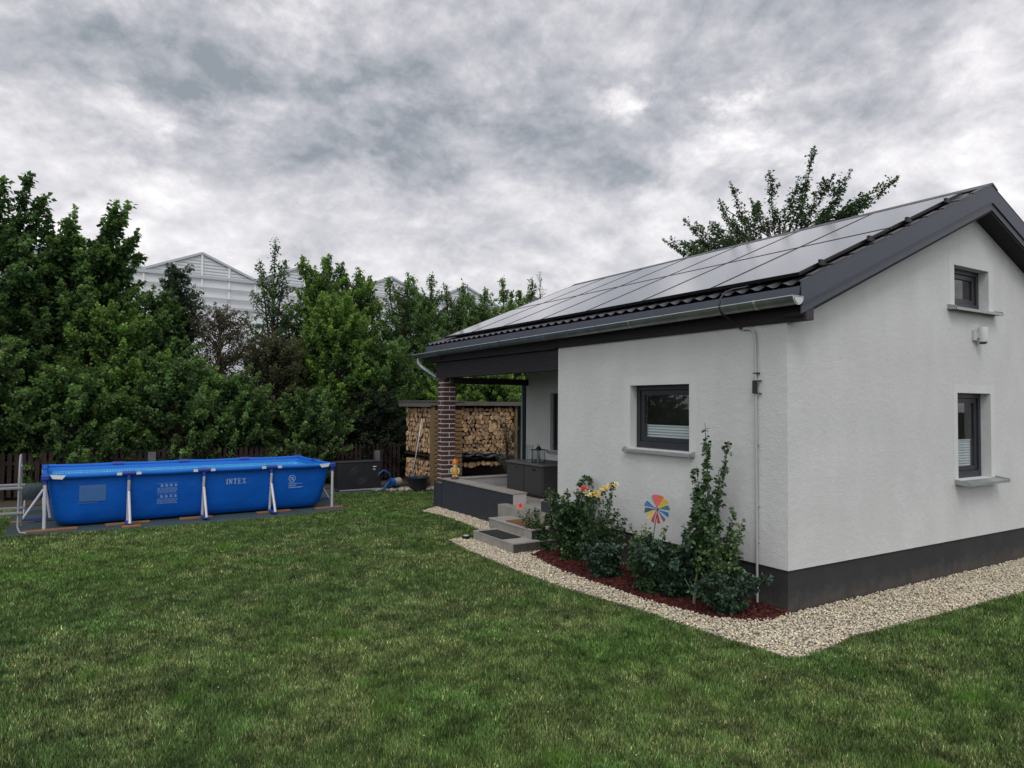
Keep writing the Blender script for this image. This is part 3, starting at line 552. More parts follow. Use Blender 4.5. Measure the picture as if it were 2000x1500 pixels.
def roof():
    # tiled metal sheet: waves across, small steps up the slope
    cs = math.cos(math.atan(K)); nrm = Vector((-K, 0, 1)).normalized()
    y0, y1 = -.20, 8.03; per = .185; ys = np.arange(y0, y1+.001, per/10)
    Ls = (RX+.085)/cs; step = .35
    s_rows = []; k = 0
    while k*step < Ls:
        a = k*step; b_ = min((k+1)*step, Ls); s_rows += [(a, .026), (a+(b_-a)*.5, .013), (b_-.004, 0.001)]; k += 1
    s_rows.append((Ls, .0))
    ph = (ys-y0)/per*2*PI
    wave = .5+.5*np.cos(ph); wave = wave**1.4*.030
    V = []
    for side in (1, -1):
        v = []
        for s, st in s_rows:
            x = -.085+s*cs; z = rz(x)-.035+st
            v.append(np.stack([np.full_like(ys, x), ys, z+wave], 1))
        v = np.array(v)
        if side == -1: v[..., 0] = 7-v[..., 0]
        V.append(v.reshape(-1, 3))
    nr, nc = len(s_rows), len(ys)
    i, j = np.meshgrid(np.arange(nr-1), np.arange(nc-1), indexing='ij'); F = np.stack([i*nc+j, i*nc+j+1, (i+1)*nc+j+1, (i+1)*nc+j], -1).reshape(-1, 4)
    R = npmesh('roof', np.concatenate(V), np.concatenate([F, F[:, ::-1]+nr*nc]), ROOF, None, HOUSE)
    # underlay / soffit boards
    b = MB()
    for sgn in (0, 1):
        X = (lambda x: x) if not sgn else (lambda x: 7-x)
        for yy in ((-.205, .0), (7.39, 8.02)):
            b = MB(); b.add([(X(-.05), yy[0], wz(0)-.005-K*.05), (X(RX), yy[0], wz(RX)+.0), (X(RX), yy[0], wz(RX)+.02), (X(-.05), yy[0], wz(0)+.02), (X(-.05), yy[1], wz(0)-.005-K*.05), (X(RX), yy[1], wz(RX)), (X(RX), yy[1], wz(RX)+.02), (X(-.05), yy[1], wz(0)+.02)],
                  [(0,1,2,3),(7,6,5,4),(0,4,5,1),(2,6,7,3),(1,5,6,2),(3,7,4,0)]); b.build('soffit', DWOOD, HOUSE)
    b = MB(); 
    for sgn in (0, 1):
        X = (lambda x: x) if not sgn else (lambda x: 7-x)
        b.quad((X(-.07), -.19, rz(-.07)-.05), (X(RX), -.19, rz(RX)-.05), (X(RX), 8.01, rz(RX)-.05), (X(-.07), 8.01, rz(-.07)-.05))
    b.build('roof_deck', DWOOD, HOUSE)
    # bargeboards near and far
    def barge(y, yt):
        b = MB()
        for sgn in (0, 1):
            X = (lambda x: x) if not sgn else (lambda x: 7-x); xs = -.085
            top = lambda x: rz(x)+.0; 
            def strip(za, zb, ya, yb):
                P = [(X(xs), ya, top(xs)+za), (X(RX), ya, top(RX)+za), (X(RX), ya, top(RX)+zb), (X(xs), ya, top(xs)+zb)]
                Q = [(p[0], yb, p[2]) for p in P]
                b.add(P+Q, [(0,1,2,3),(7,6,5,4),(0,4,5,1),(2,6,7,3),(1,5,6,2),(3,7,4,0)])
            strip(-.20, .012, y, y+yt*.012)
            strip(-.205, -.196, y-yt*.012, y+yt*.012)
            strip(-.285, -.206, y+yt*.004, y+yt*.016)
            strip(.0125, .020, y-yt*.003, y+yt*.035)
        return b.build('bargeboard', FLASH, HOUSE)
    barge(-.222, 1); barge(8.035, -1)
    # ridge cap
    b = MB(); zr = rz(RX)+.0
    b.prism([(RX-.13, zr-.13*K+.028), (RX-.03, zr+.032), (RX, zr+.040), (RX+.03, zr+.032), (RX+.13, zr-.13*K+.028), (RX+.13, zr-.13*K+.018), (RX, zr+.02), (RX-.13, zr-.13*K+.018)], 1, -.23, 8.05); b.build('ridge_cap', ROOF, HOUSE)
    # eave drip flashing
    b = MB(); b.prism([(-.088, 3.035), (-.012, 3.06), (-.012, 3.05), (-.082, 3.025), (-.098, 2.925), (-.104, 2.925)], 1, -.205, 8.03); b.build('eave_flashing', FLASH, HOUSE)
    # gutter (half round) falling slightly to the far end
    b = MB(); n = 12; ya, yb = -.245, 8.36; za, zb = 2.925, 2.885; R_ = .072; cx = -.174
    vs = []; 
    for y, z in ((ya, za), (yb, zb)):
        for rr in (R_, R_-.003):
            for k in range(n+1):
                t = PI+PI*k/n; vs.append((cx+rr*math.cos(t), y, z+rr*math.sin(t)))
    m_ = n+1; fs = []
    for k in range(n): fs += [(k, k+1, 2*m_+k+1, 2*m_+k), (m_+k, 3*m_+k, 3*m_+k+1, m_+k+1)]
    fs += [(0, m_, 3*m_, 2*m_), (n, 2*m_+n, 3*m_+n, m_+n)]
    b.add(vs, fs); g = b.build('gutter', ZINC, HOUSE, smooth=True, auto=40)
    b = MB(); b.tube([(cx-R_-.004, ya, za+.002), (cx-R_-.004, yb, zb+.002)], .007, 8); b.build('gutter_bead', ZINCB, g, smooth=True, auto=40)
    for y, z, t in ((ya, za, -1), (yb, zb, 1)):
        b = MB(); P = [(cx+(R_+.003)*math.cos(PI+PI*k/n), z+(R_+.003)*math.sin(PI+PI*k/n)) for k in range(n+1)]; b.prism(P, 1, y, y+t*.006)
        P = [(cx+(R_*.78)*math.cos(PI+PI*k/n), z-.010+(R_*.78)*math.sin(PI+PI*k/n)) for k in range(n+1)]; b.prism(P, 1, y+t*.006, y+t*.012)
        b.tube([(cx-R_-.004, y+t*.004, z+.002), (cx+R_+.004, y+t*.004, z+.002)], .006, 6)
        b.build('gutter_end_cap', ZINCB, g)
    for i in range(14):
        y = .18+i*.6; z = za+(zb-za)*(y-ya)/(yb-ya); b = MB()
        pts = [(cx+(R_+.004)*math.cos(PI+PI*k/n), y, z+(R_+.004)*math.sin(PI+PI*k/n)) for k in range(n+1)]
        for k in range(n): b.beam(pts[k], pts[k+1], .026, .005, (0, 1, 0)) if False else b.add([(pts[k][0], y-.013, pts[k][2]), (pts[k+1][0], y-.013, pts[k+1][2]), (pts[k+1][0], y+.013, pts[k+1][2]), (pts[k][0], y+.013, pts[k][2])], [(0,1,2,3)])
        b.box(cx-R_-.012, cx-R_+.012, y-.013, y+.013, z-.002, z+.010); b.box(cx+R_-.01, cx+R_+.012, y-.013, y+.013, z-.03, z+.004)
        b.build('gutter_bracket', ZINC if i % 3 else ZINCB, g)
    b = MB(); b.tube([(cx, 8.20, 2.84), (cx, 8.20, 2.74), (cx+.005, 8.17, 2.70), (cx+.03, 8.10, 2.64), (.09, 7.90, 2.44), (.13, 7.82, 2.38), (.15, 7.80, 2.30), (.15, 7.80, .05)], .036, 12); b.build('downpipe', ZINC, g, smooth=True, auto=40)
    # solar panels
    off = .075
    cw = 1.09; xs = [.02, 1.53, 3.04]; n = 0
    ang = math.atan(K); RM = Matrix.Rotation(-ang, 3, 'Y')
    for r in range(2):
        for c in range(7):
            xa, xb = xs[r]+.008, xs[r+1]-.008; ya, yb = -.12+c*cw+.008, -.12+(c+1)*cw-.008; xm, ym = (xa+xb)/2, (ya+yb)/2
            P = bpy.data.objects.new('solar_panel', None)
            cen = Vector((xm, ym, rz(xm)+off)); Lx = (xb-xa)/cs; Ly = yb-ya
            fr = MB(); w = .012
            fr.box(-Lx/2, Lx/2, -Ly/2, -Ly/2+w, -.03, .003); fr.box(-Lx/2, Lx/2, Ly/2-w, Ly/2, -.03, .003); fr.box(-Lx/2, -Lx/2+w, -Ly/2+w, Ly/2-w, -.03, .003); fr.box(Lx/2-w, Lx/2, -Ly/2+w, Ly/2-w, -.03, .003)
            fo = fr.build('panel_frame', BLACKM, None)
            gl = MB(); gl.box(-Lx/2+w, Lx/2-w, -Ly/2+w, Ly/2-w, -.02, .0); go = gl.build('panel_glass', PANEL, None)
            bpy.data.objects.remove(P); fo.name = 'solar_panel'; fo.location = cen; fo.rotation_euler = (0, -ang, 0); go.parent = fo
            fo.parent = HOUSE; n += 1
    # mounting rails with clamps showing at the gable side
    b = MB()
    for xx in (.35, 1.15, 1.85, 2.65):
        b.beam((xx-.02, -.165, rz(xx)+off-.075), (xx-.02, 7.5, rz(xx)+off-.075), .035, .03, (0, 0, 1))
    b.build('panel_rail', BLACKM, HOUSE)
    for xx in (.35, 1.15, 1.85, 2.65):
        b = MB(); z = rz(xx)+off; b.box(xx-.05, xx+.02, -.155, -.122, z-.035, z+.016); b.box(xx-.075, xx+.045, -.168, -.150, z-.05, z-.02); b.build('panel_clamp', BLACKM, HOUSE, bevel=.004)
    # tile ends folded over the bargeboard
    b = MB()
    for i in range(10):
        x = .05+i*.335
        if x > 3.3: break
        z = rz(x)+.028; b.beam((x, -.198, z), (x+.23, -.198, z+.23*K), .055, .010, (0, 0, 1))
    b.build('verge_tile_ends', ROOF, HOUSE)
roof()

# cable and conduit on the front wall
t = thing('wall_conduit', 'thin grey conduit pipe running down the front wall beside the house corner', 'pipe', (-.02, .34, 0))
o_ = Vector((-.02, .34, 0))
def rel(P, o=o_): return [tuple(Vector(p)-o) for p in P]
b = MB(); b.tube(rel([(-.02, .50, 2.700), (-.024, .46, 2.706), (-.024, .41, 2.70), (-.024, .365, 2.67), (-.024, .35, 2.62), (-.024, .345, 2.5), (-.022, .34, 1.2), (-.022, .335, -.02)]), .0125, 10); b.build('pipe', GREYP, t, smooth=True, auto=50)
b = MB(); b.tube(rel([(.12, .42, 3.18), (.02, .52, 3.135), (-.07, .58, 3.115), (-.16, .60, 3.08), (-.235, .60, 3.01), (-.252, .60, 2.93), (-.22, .60, 2.86), (-.10, .59, 2.81), (-.03, .57, 2.76), (-.022, .53, 2.712), (-.02, .49, 2.700)]), .010, 8); b.build('cable', BLACKP, t, smooth=True)
b = MB(); b.tube(rel([(.10, .41, 3.175), (.12, .39, 3.19)]), .014, 8); b.build('cable_gland', mat('brass_yellow', (.5, .42, .12), .4), t)
b = MB(); b.box(-.035, .0, -.018, .022, 2.055, 2.185); b.box(-.012, .016, -.055, -.018, 2.178, 2.186); b.box(-.012, .016, -.055, -.018, 2.054, 2.062); b.build('black_clamp', BLACKP, t, bevel=.003)
for zz in (2.25,):
    b = MB(); b.box(-.016, .018, -.03, .03, zz, zz+.012); b.build('pipe_clip', BLACKP, t)
for zz in (1.55, .95, .60):
    b = MB(); b.box(-.004, .018, -.018, .018, zz, zz+.014); b.build('pipe_clip', GREYP, t)

# wall lamp with sensor on the gable
t = thing('wall_lamp', 'pale cylindrical wall lamp with black lens under the small gable window', 'lamp', (3.56, 0, 2.72))
b = MB(); b.box(-.10, -.04, -.035, -.001, .02, .15); b.build('bracket', PALEP, t, bevel=.005)
b = MB(); b.lathe([(.045, .0), (.052, .006), (.052, .175), (.047, .182)], (.005, -.075, .0), 24); b.build('housing', PALEP, t, smooth=True, auto=40)
b = MB(); b.lathe([(.025, -.022), (.038, -.016), (.040, .0)], (.005, -.075, 0), 20); b.build('lens', BLACKP, t, smooth=True, auto=40)
b = MB(); b.box(-.05, -.02, -.08, -.03, .05, .12); b.build('arm', PALEP, t)

# ------------------------------------------------------------------ porch things
t = thing('storage_cabinet', 'dark grey two door cabinet with stone slab top on the terrace', 'cabinet', (.70, 5.13, .39))
b = MB(); b.box(0, .68, 0, 1.15, .04, .53); b.box(.03, .65, .03, 1.12, 0, .04); b.build('body', CAB, t, bevel=.003)
for y in (.035, .59):
    b = MB(); b.box(-.012, -.001, y, y+.525, .055, .505); dr = b.build('door', CAB, t, bevel=.002)
    b = MB(); b.box(-.0135, -.011, y+.18, y+.27, .448, .478); b.build('finger_slot', BLACKM, dr, bevel=.001)
b = MB(); b.box(-.03, .70, -.02, 1.17, .532, .56); b.build('top_slab', STONE, t, bevel=.003)
t = thing('lantern', 'black framed glass lantern with a candle on the cabinet', 'lantern', (.88, 5.55, .951), .3)
b = MB(); b.box(-.085, .085, -.085, .085, 0, .012); b.box(-.095, .095, -.095, .095, .215, .228)
for sx in (-1, 1):
    for sy in (-1, 1): b.box(sx*.078-.004, sx*.078+.004, sy*.078-.004, sy*.078+.004, .012, .215)
b.build('frame', BLACKM, t)
b = MB(); b.lathe([(.045, .228), (.045, .25), (.03, .262), (.03, .275), (.012, .28)], n=16); b.build('lid', BLACKM, t)
b = MB(); b.tube([(-.03, 0, .272), (-.025, 0, .30), (0, 0, .312), (.025, 0, .30), (.03, 0, .272)], .004, 6); b.build('handle', BLACKM, t)
b = MB(); b.lathe([(.028, .013), (.028, .13), (.02, .133)], n=18); b.build('candle', mat('wax', (.30, .28, .25), .6), t, smooth=True, auto=40)
b = MB()
for a in range(4):
    M3 = Matrix.Rotation(a*PI/2, 3, 'Z'); b.obox(M3@Vector((.079, 0, .113)), (.002, .146, .2), M3)
b.build('glass', GLASSC, t)
t = thing('glass_vase', 'tall clear glass vase beside the lantern on the cabinet', 'vase', (.92, 5.88, .951))
b = MB(); P = [(.055, 0), (.058, .02), (.060, .25), (.062, .29)]; b.lathe(P+[(.058, .29), (.055, .02), (.01, .015)], n=20); b.build('vessel', GLASSC, t, smooth=True, auto=40)

# garden gnome
t = thing('garden_gnome', 'small painted garden gnome with orange cap and yellow overalls on the parapet', 'gnome', (.12, 7.16, .563), rad(158))
SK = mat('gnome_skin', (.62, .40, .26), .5); YEL = mat('gnome_yellow', (.62, .33, .03), .4); ORG = mat('gnome_orange', (.62, .17, .015), .4); SHIRT = mat('gnome_shirt', (.36, .42, .34), .5); BEARD = mat('gnome_beard', (.55, .52, .46), .6); BOOT = mat('gnome_boot', (.07, .04, .02), .5)
b = MB(); b.lathe([(.062, .0), (.072, .012), (.066, .03), (.058, .035)], (0, 0, 0), 18, (1, .85)); b.build('base', BOOT, t, smooth=True, auto=40)
b = MB(); b.ball((-.026, .018, .055), .030, 10, (1, 1.2, .9)); b.ball((.026, .018, .055), .030, 10, (1, 1.2, .9)); b.build('boots', mat('gnome_cuff', (.50, .40, .33), .5), t, smooth=True)
b = MB(); b.lathe([(.04, .065), (.054, .09), (.060, .13), (.056, .17), (.046, .205), (.028, .222)], n=18, sq=(1, .85)); b.build('body', YEL, t, smooth=True)
for s_ in (-1, 1):
    b = MB(); b.tube([(s_*.045, 0, .205), (s_*.068, .01, .18), (s_*.074, .028, .14), (s_*.060, .05, .115)], [.016, .019, .018, .013], 10); a_ = b.build('sleeve', SHIRT, t, smooth=True)
    b = MB(); b.ball((s_*.056, .056, .108), .014, 8); b.build('hand', SK, a_, smooth=True)
b = MB(); b.ball((0, .004, .262), .046, 12, (1, .95, 1)); b.ball((0, .050, .258), .010, 8); b.build('head', SK, t, smooth=True)
for s_ in (-1, 1):
    b = MB(); b.ball((s_*.016, .043, .272), .0055, 6); b.build('eye', BLACKP, t, smooth=True)
b = MB(); b.ball((0, .030, .232), .034, 10, (1, .6, .8)); b.build('beard', BEARD, t, smooth=True)
b = MB(); b.lathe([(.052, .275), (.056, .283), (.054, .30), (.047, .33), (.032, .355), (.012, .368), (.002, .370)], n=20); b.tube([(0, -.01, .355), (.0, -.035, .362), (.0, -.05, .345)], [.02, .014, .008], 8); b.build('cap', ORG, t, smooth=True)

# door mats, spot light
t = tag(MB().box(-.905, -.60, 3.73, 4.38, .1385, .148).build('rubber_mat', RUBBER, bevel=.003), 'black rubber mat lying on the lower porch step', 'doormat')
t = tag(MB().box(-.50, -.19, 3.70, 4.31, .2625, .278).build('coir_mat', COIR, bevel=.004), 'brown coir doormat lying on the upper porch step', 'doormat')
t = thing('garden_spotlight', 'small round ground light with black rim at the lawn edge by the steps', 'lamp', (-.985, 4.60, 0))
b = MB(); b.lathe([(.052, -.04), (.052, .035), (.060, .045), (.060, .056), (.047, .058)], n=20); b.build('housing', BLACKP, t, smooth=True, auto=40)
b = MB(); b.lathe([(.046, .0585), (.03, .066), (.005, .068)], n=20); b.build('lens', mat('frosted_lens', (.42, .44, .42), .3), t, smooth=True)

# ------------------------------------------------------------------ pinwheel
t = thing('garden_pinwheel', 'multicoloured pinwheel on a thin stick in the flower bed', 'pinwheel', (-.30, 1.52, 0))
hub = Vector((.0, -.08, .80))
cols = [(.42,.055,.04),(.40,.045,.05),(.45,.32,.03),(.015,.045,.03),(.02,.07,.22),(.20,.26,.24),(.38,.06,.07),(.50,.12,.05),(.62,.40,.04),(.10,.24,.20),(.05,.22,.50),(.16,.17,.24)]
ax = Vector((-1, -.28, .05)).normalized(); sx = ax.cross(Vector((0,0,1))).normalized(); sy = sx.cross(ax)*-1
ph0 = PI/2+rad(11)
whl = None
for i, c in enumerate(cols):
    a0 = ph0-i*2*PI/12; V = []; R0, R1 = .018, .155
    for k, (rr, aa, tw) in enumerate(((R0, -.13, 0), (R0, .13, 0), (R1, .20, .016), (R1+.004, 0, .0), (R1, -.20, -.016))):
        V.append(tuple(hub+(sx*math.cos(a0+aa)+sy*math.sin(a0+aa))*rr+ax*tw))
    V2 = [tuple(Vector(v)+ax*.0015) for v in V]; V += V2
    F_ = [(0,1,2,3,4),(9,8,7,6,5)]+[(k, (k+1) % 5, 5+(k+1) % 5, 5+k) for k in range(5)]
    me = MB().add(V, F_).build('vane', mat('vane_paint_%d' % i, tuple(min(.9, q*1.35) for q in c), .35), t)
b = MB(); b.tube([tuple(hub-ax*.02), tuple(hub+ax*.012)], .017, 14); b.build('hub', mat('hub_brown', (.05, .03, .03), .4), t)
b = MB(); b.tube([tuple(hub+ax*.0125), tuple(hub+ax*.016)], .008, 10); b.build('hub_cap', PALEP, t)
b = MB(); b.tube([tuple(hub-ax*.02), (.015, -.02, .55), (.02, .06, .0)], .0042, 8); b.build('stick', BLACKM, t)

# ------------------------------------------------------------------ pool
PL = thing('swimming_pool', 'long blue above ground frame pool with white tube legs on the lawn', 'pool', (-6.156, 8.2755, .02), .0452)
LU, LV, HZ = 4.409, 2.025, .80
def rr_ring(in_, z, rc, n=6, bulge=0.):
    pts = []; x0, x1, y0, y1 = in_, LU-in_, in_, LV-in_
    def seg(a, b_, k):
        for i in range(k):
            t_ = i/k; x = a[0]+(b_[0]-a[0])*t_; y = a[1]+(b_[1]-a[1])*t_
            # each bay bellies a little between the legs
            L_ = math.hypot(b_[0]-a[0], b_[1]-a[1]); nx, ny = (b_[1]-a[1])/L_, -(b_[0]-a[0])/L_
            bb = bulge*abs(math.sin(PI*(t_*(4 if L_ > 3 else 1))))**.8; pts.append((x+nx*bb, y+ny*bb, z))
    def arc(cx, cy, a0):
        for i in range(n): a = a0+PI/2*i/n; pts.append((cx+rc*math.cos(a), cy+rc*math.sin(a), z))
    seg((x0+rc, y0), (x1-rc, y0), 32); arc(x1-rc, y0+rc, -PI/2); seg((x1, y0+rc), (x1, y1-rc), 12); arc(x1-rc, y1-rc, 0)
    seg((x1-rc, y1), (x0+rc, y1), 32); arc(x0+rc, y1-rc, PI/2); seg((x0, y1-rc), (x0, y0+rc), 12); arc(x0+rc, y0+rc, PI); return pts
PROF = [(.22, .01, .26, 0), (.165, .035, .24, .002), (.125, .10, .22, .006), (.098, .24, .18, .010), (.072, .42, .14, .012), (.052, .58, .10, .010), (.042, .69, .07, .004), (.036, .74, .05, .0), (.01, .77, .035, 0)]
def pool_v(z):                # outer face of the front wall at height z
    zs = [p[1] for p in PROF]; return float(np.interp(z, zs, [p[0]-p[3]*.8 for p in PROF]))
def loft(rings):
    n = len(rings[0]); V = [p for r in rings for p in r]; F = [(i*n+k, i*n+(k+1) % n, (i+1)*n+(k+1) % n, (i+1)*n+k) for i in range(len(rings)-1) for k in range(n)]; return V, F
V, F = loft([rr_ring(a, z, rc, 6, bu) for a, z, rc, bu in PROF]); b = MB(); b.add(V, F); b.quad(*rr_ring(.22, .01, .26)); b.build('liner', BLUE, PL, smooth=True, auto=60)
def mosaic(nt, b_, tc):
    N, L = nt.nodes, nt.links
    sp = N.new('ShaderNodeSeparateXYZ'); L.new(tc.outputs['Object'], sp.inputs[0]); cb = N.new('ShaderNodeCombineXYZ'); ad = N.new('ShaderNodeMath'); ad.operation = 'ADD'; L.new(sp.outputs[0], ad.inputs[0]); L.new(sp.outputs[1], ad.inputs[1]); L.new(ad.outputs[0], cb.inputs[0]); L.new(sp.outputs[2], cb.inputs[1])
    w = N.new('ShaderNodeTexBrick'); w.offset = 0; w.inputs['Scale'].default_value = 1; w.inputs['Mortar Size'].default_value = .006; w.inputs['Brick Width'].default_value = .045; w.inputs['Row Height'].default_value = .034
    w.inputs[1].default_value = (.05, .42, .78, 1); w.inputs[2].default_value = (.12, .56, .84, 1); w.inputs[3].default_value = (.03, .24, .62, 1); L.new(cb.outputs[0], w.inputs[0]); L.new(w.outputs[0], b_.inputs['Base Color'])
MOS = mat('mosaic_vinyl', (.1, .5, .8), .4, extra=mosaic)
V, F = loft([rr_ring(.095, .70, .06), rr_ring(.02, .778, .04)]); MB().add(V, F).build('inner_band', BLUER, PL, smooth=True)
V, F = loft([rr_ring(.12, .45, .06), rr_ring(.095, .6995, .06)]); MB().add(V, F).build('mosaic_band', MOS, PL, smooth=True)
b = MB(); b.quad(*rr_ring(.11, .60, .06))
WAT = mat('pool_water', (.03, .26, .42), .04, spec=.6, bump=(6, .12, .02)); b.build('water', WAT, PL)
zt = .785
def sag(t_): return -.012*math.sin(PI*t_)**.7
def rail(a, b_, k):
    p = []
    for i in range(k*8+1):
        t_ = i/(k*8); f_ = (t_*k) % 1 if i < k*8 else 0; p.append((a[0]+(b_[0]-a[0])*t_, a[1]+(b_[1]-a[1])*t_, zt+sag(f_)))
    return p
for a, c_, k in (((.05, 0), (LU-.05, 0), 4), ((LU, .05), (LU, LV-.05), 2), ((LU-.05, LV), (.05, LV), 4), ((0, LV-.05), (0, .05), 2)):
    MB().tube(rail(a, c_, k), .036, 10).build('top_rail', BLUER, PL, smooth=True, auto=60)
for u in (0, 1):
    for v in (0, 1):
        b = MB(); b.obox((u*LU, v*LV, zt-.012), (.105, .105, .088)); j = b.build('corner_joint', BLUED, PL, bevel=.018)
        b = MB(); b.tube([(u*LU, v*LV, zt-.05), (u*LU, v*LV, zt-.115)], .031, 12); b.build('socket', BLUED, j, smooth=True, auto=50)
        b = MB(); b.tube([(u*LU, v*LV, zt-.11), (u*LU, v*LV, .0)], .0235, 12); b.build('leg', TUBE, PL, smooth=True, auto=50)
        su = 1-2*u; sv = -1 if v == 0 else 1
        b = MB(); b.add([(u*LU+su*.06, v*LV+sv*.040, zt+.028), (u*LU+su*.26, v*LV+sv*.043, zt+.012), (u*LU+su*.215, v*LV+sv*.047, zt-.046), (u*LU+su*.09, v*LV+sv*.045, zt-.034),
                           (u*LU+su*.06, v*LV+sv*.034, zt+.028), (u*LU+su*.26, v*LV+sv*.036, zt+.012), (u*LU+su*.215, v*LV+sv*.040, zt-.046), (u*LU+su*.09, v*LV+sv*.038, zt-.034)], [(0,1,2,3),(7,6,5,4),(0,4,5,1),(1,5,6,2),(2,6,7,3),(3,7,4,0)])
        b.build('liner_flap', WHITEP, PL)
def tleg(P0, out, along):
    P0 = Vector(P0); out = Vector(out); al = Vector(along)
    b = MB(); b.tube([tuple(P0-al*.09), tuple(P0+al*.09)], .041, 12); j = b.build('leg_joint', BLUED, PL, smooth=True, auto=50)
    b = MB(); b.tube([tuple(P0-Vector((0,0,.03))), tuple(P0+Vector((0,0,-.105)))], .031, 12); b.build('socket', BLUED, j, smooth=True, auto=50)
    b = MB(); q = P0-out*.085; q.z = .02; b.tube([tuple(P0-Vector((0,0,.10))+out*.012), tuple(q)], .022, 12); b.build('leg', TUBE, PL, smooth=True, auto=50)
    b = MB(); a_ = P0*.62+q*.38+out*.045; e_ = P0+out*.29; e_.z = .03; b.tube([tuple(a_), tuple(e_)], .022, 12); b.build('brace', TUBE, PL, smooth=True, auto=50)
    b = MB(); mid = (q+e_)/2; b.beam(tuple(q+Vector((0,0,.004))), tuple(e_+Vector((0,0,-.006))), .085, .022); b.build('foot_strap', BLUED, PL, bevel=.004)
    for s_ in (-1, 1):
        b = MB(); c0 = P0+al*s_*.10+out*.040+Vector((0,0,.02)); b.obox(tuple((P0+al*s_*.135+out*.040+Vector((0,0,-.002)))), (abs(al.x)*.07+abs(al.y)*.007, abs(al.y)*.07+abs(al.x)*.007, .042)); b.build('liner_flap', WHITEP, PL, bevel=.002)
for k in (1, 2, 3):
    tleg((LU*k/4, 0, zt), (0, -1, 0), (1, 0, 0)); tleg((LU*k/4, LV, zt), (0, 1, 0), (1, 0, 0))
tleg((0, LV/2, zt), (-1, 0, 0), (0, 1, 0)); tleg((LU, LV/2, zt), (1, 0, 0), (0, 1, 0))
# printed marks on the liner
def pm(name, polys, mt=MARK, lift=.006):
    b = MB()
    for P in polys:
        vs = [(u, pool_v(z)-lift-.006, z) for u, z in P]; b.add(vs, [tuple(range(len(vs)))])
    return b.build(name, mt, PL)
def rect(u0, u1, z0, z1): return [(u0, z0), (u1, z0), (u1, z1), (u0, z1)]
def U(x): return x+6.156
rp = random.Random(4)
zz = [.37+(.625-.37)*i/4 for i in range(5)]
pm('warning_panel', [rect(U(-5.72), U(-5.36), zz[i], zz[i+1]) for i in range(4)], MARKD, .004)
rows = []
for i in range(14):
    z = .385+i*.0168; u = U(-5.71)
    while u < U(-5.39):
        w_ = rp.uniform(.012, .045); rows.append(rect(u, min(u+w_, U(-5.37)), z, z+.0055)); u += w_+.008
rows.append(rect(U(-5.73), U(-5.47), .345, .353))
pm('warning_text', rows, mat('vinyl_print_mid', (.085, .21, .48), .5), .008)
rows = []
for blk in (.44, .26):
    for i in range(5):
        z = blk+i*.018; u = U(-4.64)
        while u < U(-4.36):
            w_ = rp.uniform(.012, .04); rows.append(rect(u, min(u+w_, U(-4.34)), z, z+.008)); u += w_+.008
    for c_ in (0, 1, 2, 3):
        u = U(-4.60)+c_*.068; rows += [rect(u, u+.045, blk+.098, blk+.108), rect(u+.008, u+.034, blk+.108, blk+.138), rect(u, u+.010, blk+.138, blk+.145), rect(u+.036, u+.045, blk+.112, blk+.130)]
    rows += [rect(U(-4.65), U(-4.34), blk+.152, blk+.156)]
pm('safety_icons', rows, MARK)
def letters(txt, u, z, h, w, gap):
    P = []; s = h*.16; q = h*.09
    def stroke(x0, z0, x1, z1, t_): return [(x0-t_/2, z0), (x0+t_/2, z0), (x1+t_/2, z1), (x1-t_/2, z1)]
    for ch in txt:
        W_ = w*(.42 if ch == 'I' else 1)
        if ch == 'I': P += [rect(u+W_/2-s/2, u+W_/2+s/2, z, z+h), rect(u, u+W_, z, z+q), rect(u, u+W_, z+h-q, z+h)]
        if ch == 'N': P += [rect(u+.1*W_, u+.1*W_+s*.55, z, z+h), rect(u+.9*W_-s*.55, u+.9*W_, z, z+h), stroke(u+.88*W_-s*.3, z, u+.12*W_+s*.3, z+h, s), rect(u-.05*W_, u+.32*W_, z, z+q), rect(u+.68*W_, u+1.05*W_, z+h-q, z+h), rect(u-.05*W_, u+.2*W_, z+h-q, z+h)]
        if ch == 'T': P += [rect(u+W_/2-s/2, u+W_/2+s/2, z, z+h), rect(u, u+W_, z+h-q, z+h), rect(u+.28*W_, u+.72*W_, z, z+q), rect(u, u+.09*W_, z+h*.72, z+h), rect(u+.91*W_, u+W_, z+h*.72, z+h)]
        if ch == 'E': P += [rect(u+.14*W_, u+.14*W_+s, z, z+h), rect(u, u+.9*W_, z+h-q, z+h), rect(u, u+.95*W_, z, z+q), rect(u+.2*W_, u+.68*W_, z+h*.47, z+h*.47+q), rect(u+.82*W_, u+.90*W_, z+h*.72, z+h), rect(u+.87*W_, u+.95*W_, z, z+h*.28), rect(u+.6*W_, u+.68*W_, z+h*.36, z+h*.66)]
        if ch == 'X': P += [stroke(u+.85*W_, z, u+.15*W_, z+h, s), stroke(u+.15*W_, z, u+.85*W_, z+h, s*.55), rect(u, u+.36*W_, z, z+q), rect(u+.62*W_, u+1.02*W_, z, z+q), rect(u, u+.4*W_, z+h-q, z+h), rect(u+.64*W_, u+W_, z+h-q, z+h)]
        u += W_+gap
    return P
pm('brand_lettering', letters('INTEX', U(-3.59), .520, .092, .060, .014), mat('vinyl_print_bright', (.30, .46, .72), .5))
C_ = []; cu, cz, R_ = U(-2.475), .560, .062
for i in range(28):
    a, a2 = 2*PI*i/28, 2*PI*(i+1)/28; C_.append([(cu+R_*math.cos(a), cz+R_*math.sin(a)), (cu+R_*math.cos(a2), cz+R_*math.sin(a2)), (cu+(R_-.009)*math.cos(a2), cz+(R_-.009)*math.sin(a2)), (cu+(R_-.009)*math.cos(a), cz+(R_-.009)*math.sin(a))])
C_ += [[(cu-.046, cz+.038), (cu-.038, cz+.046), (cu+.046, cz-.038), (cu+.038, cz-.046)]]
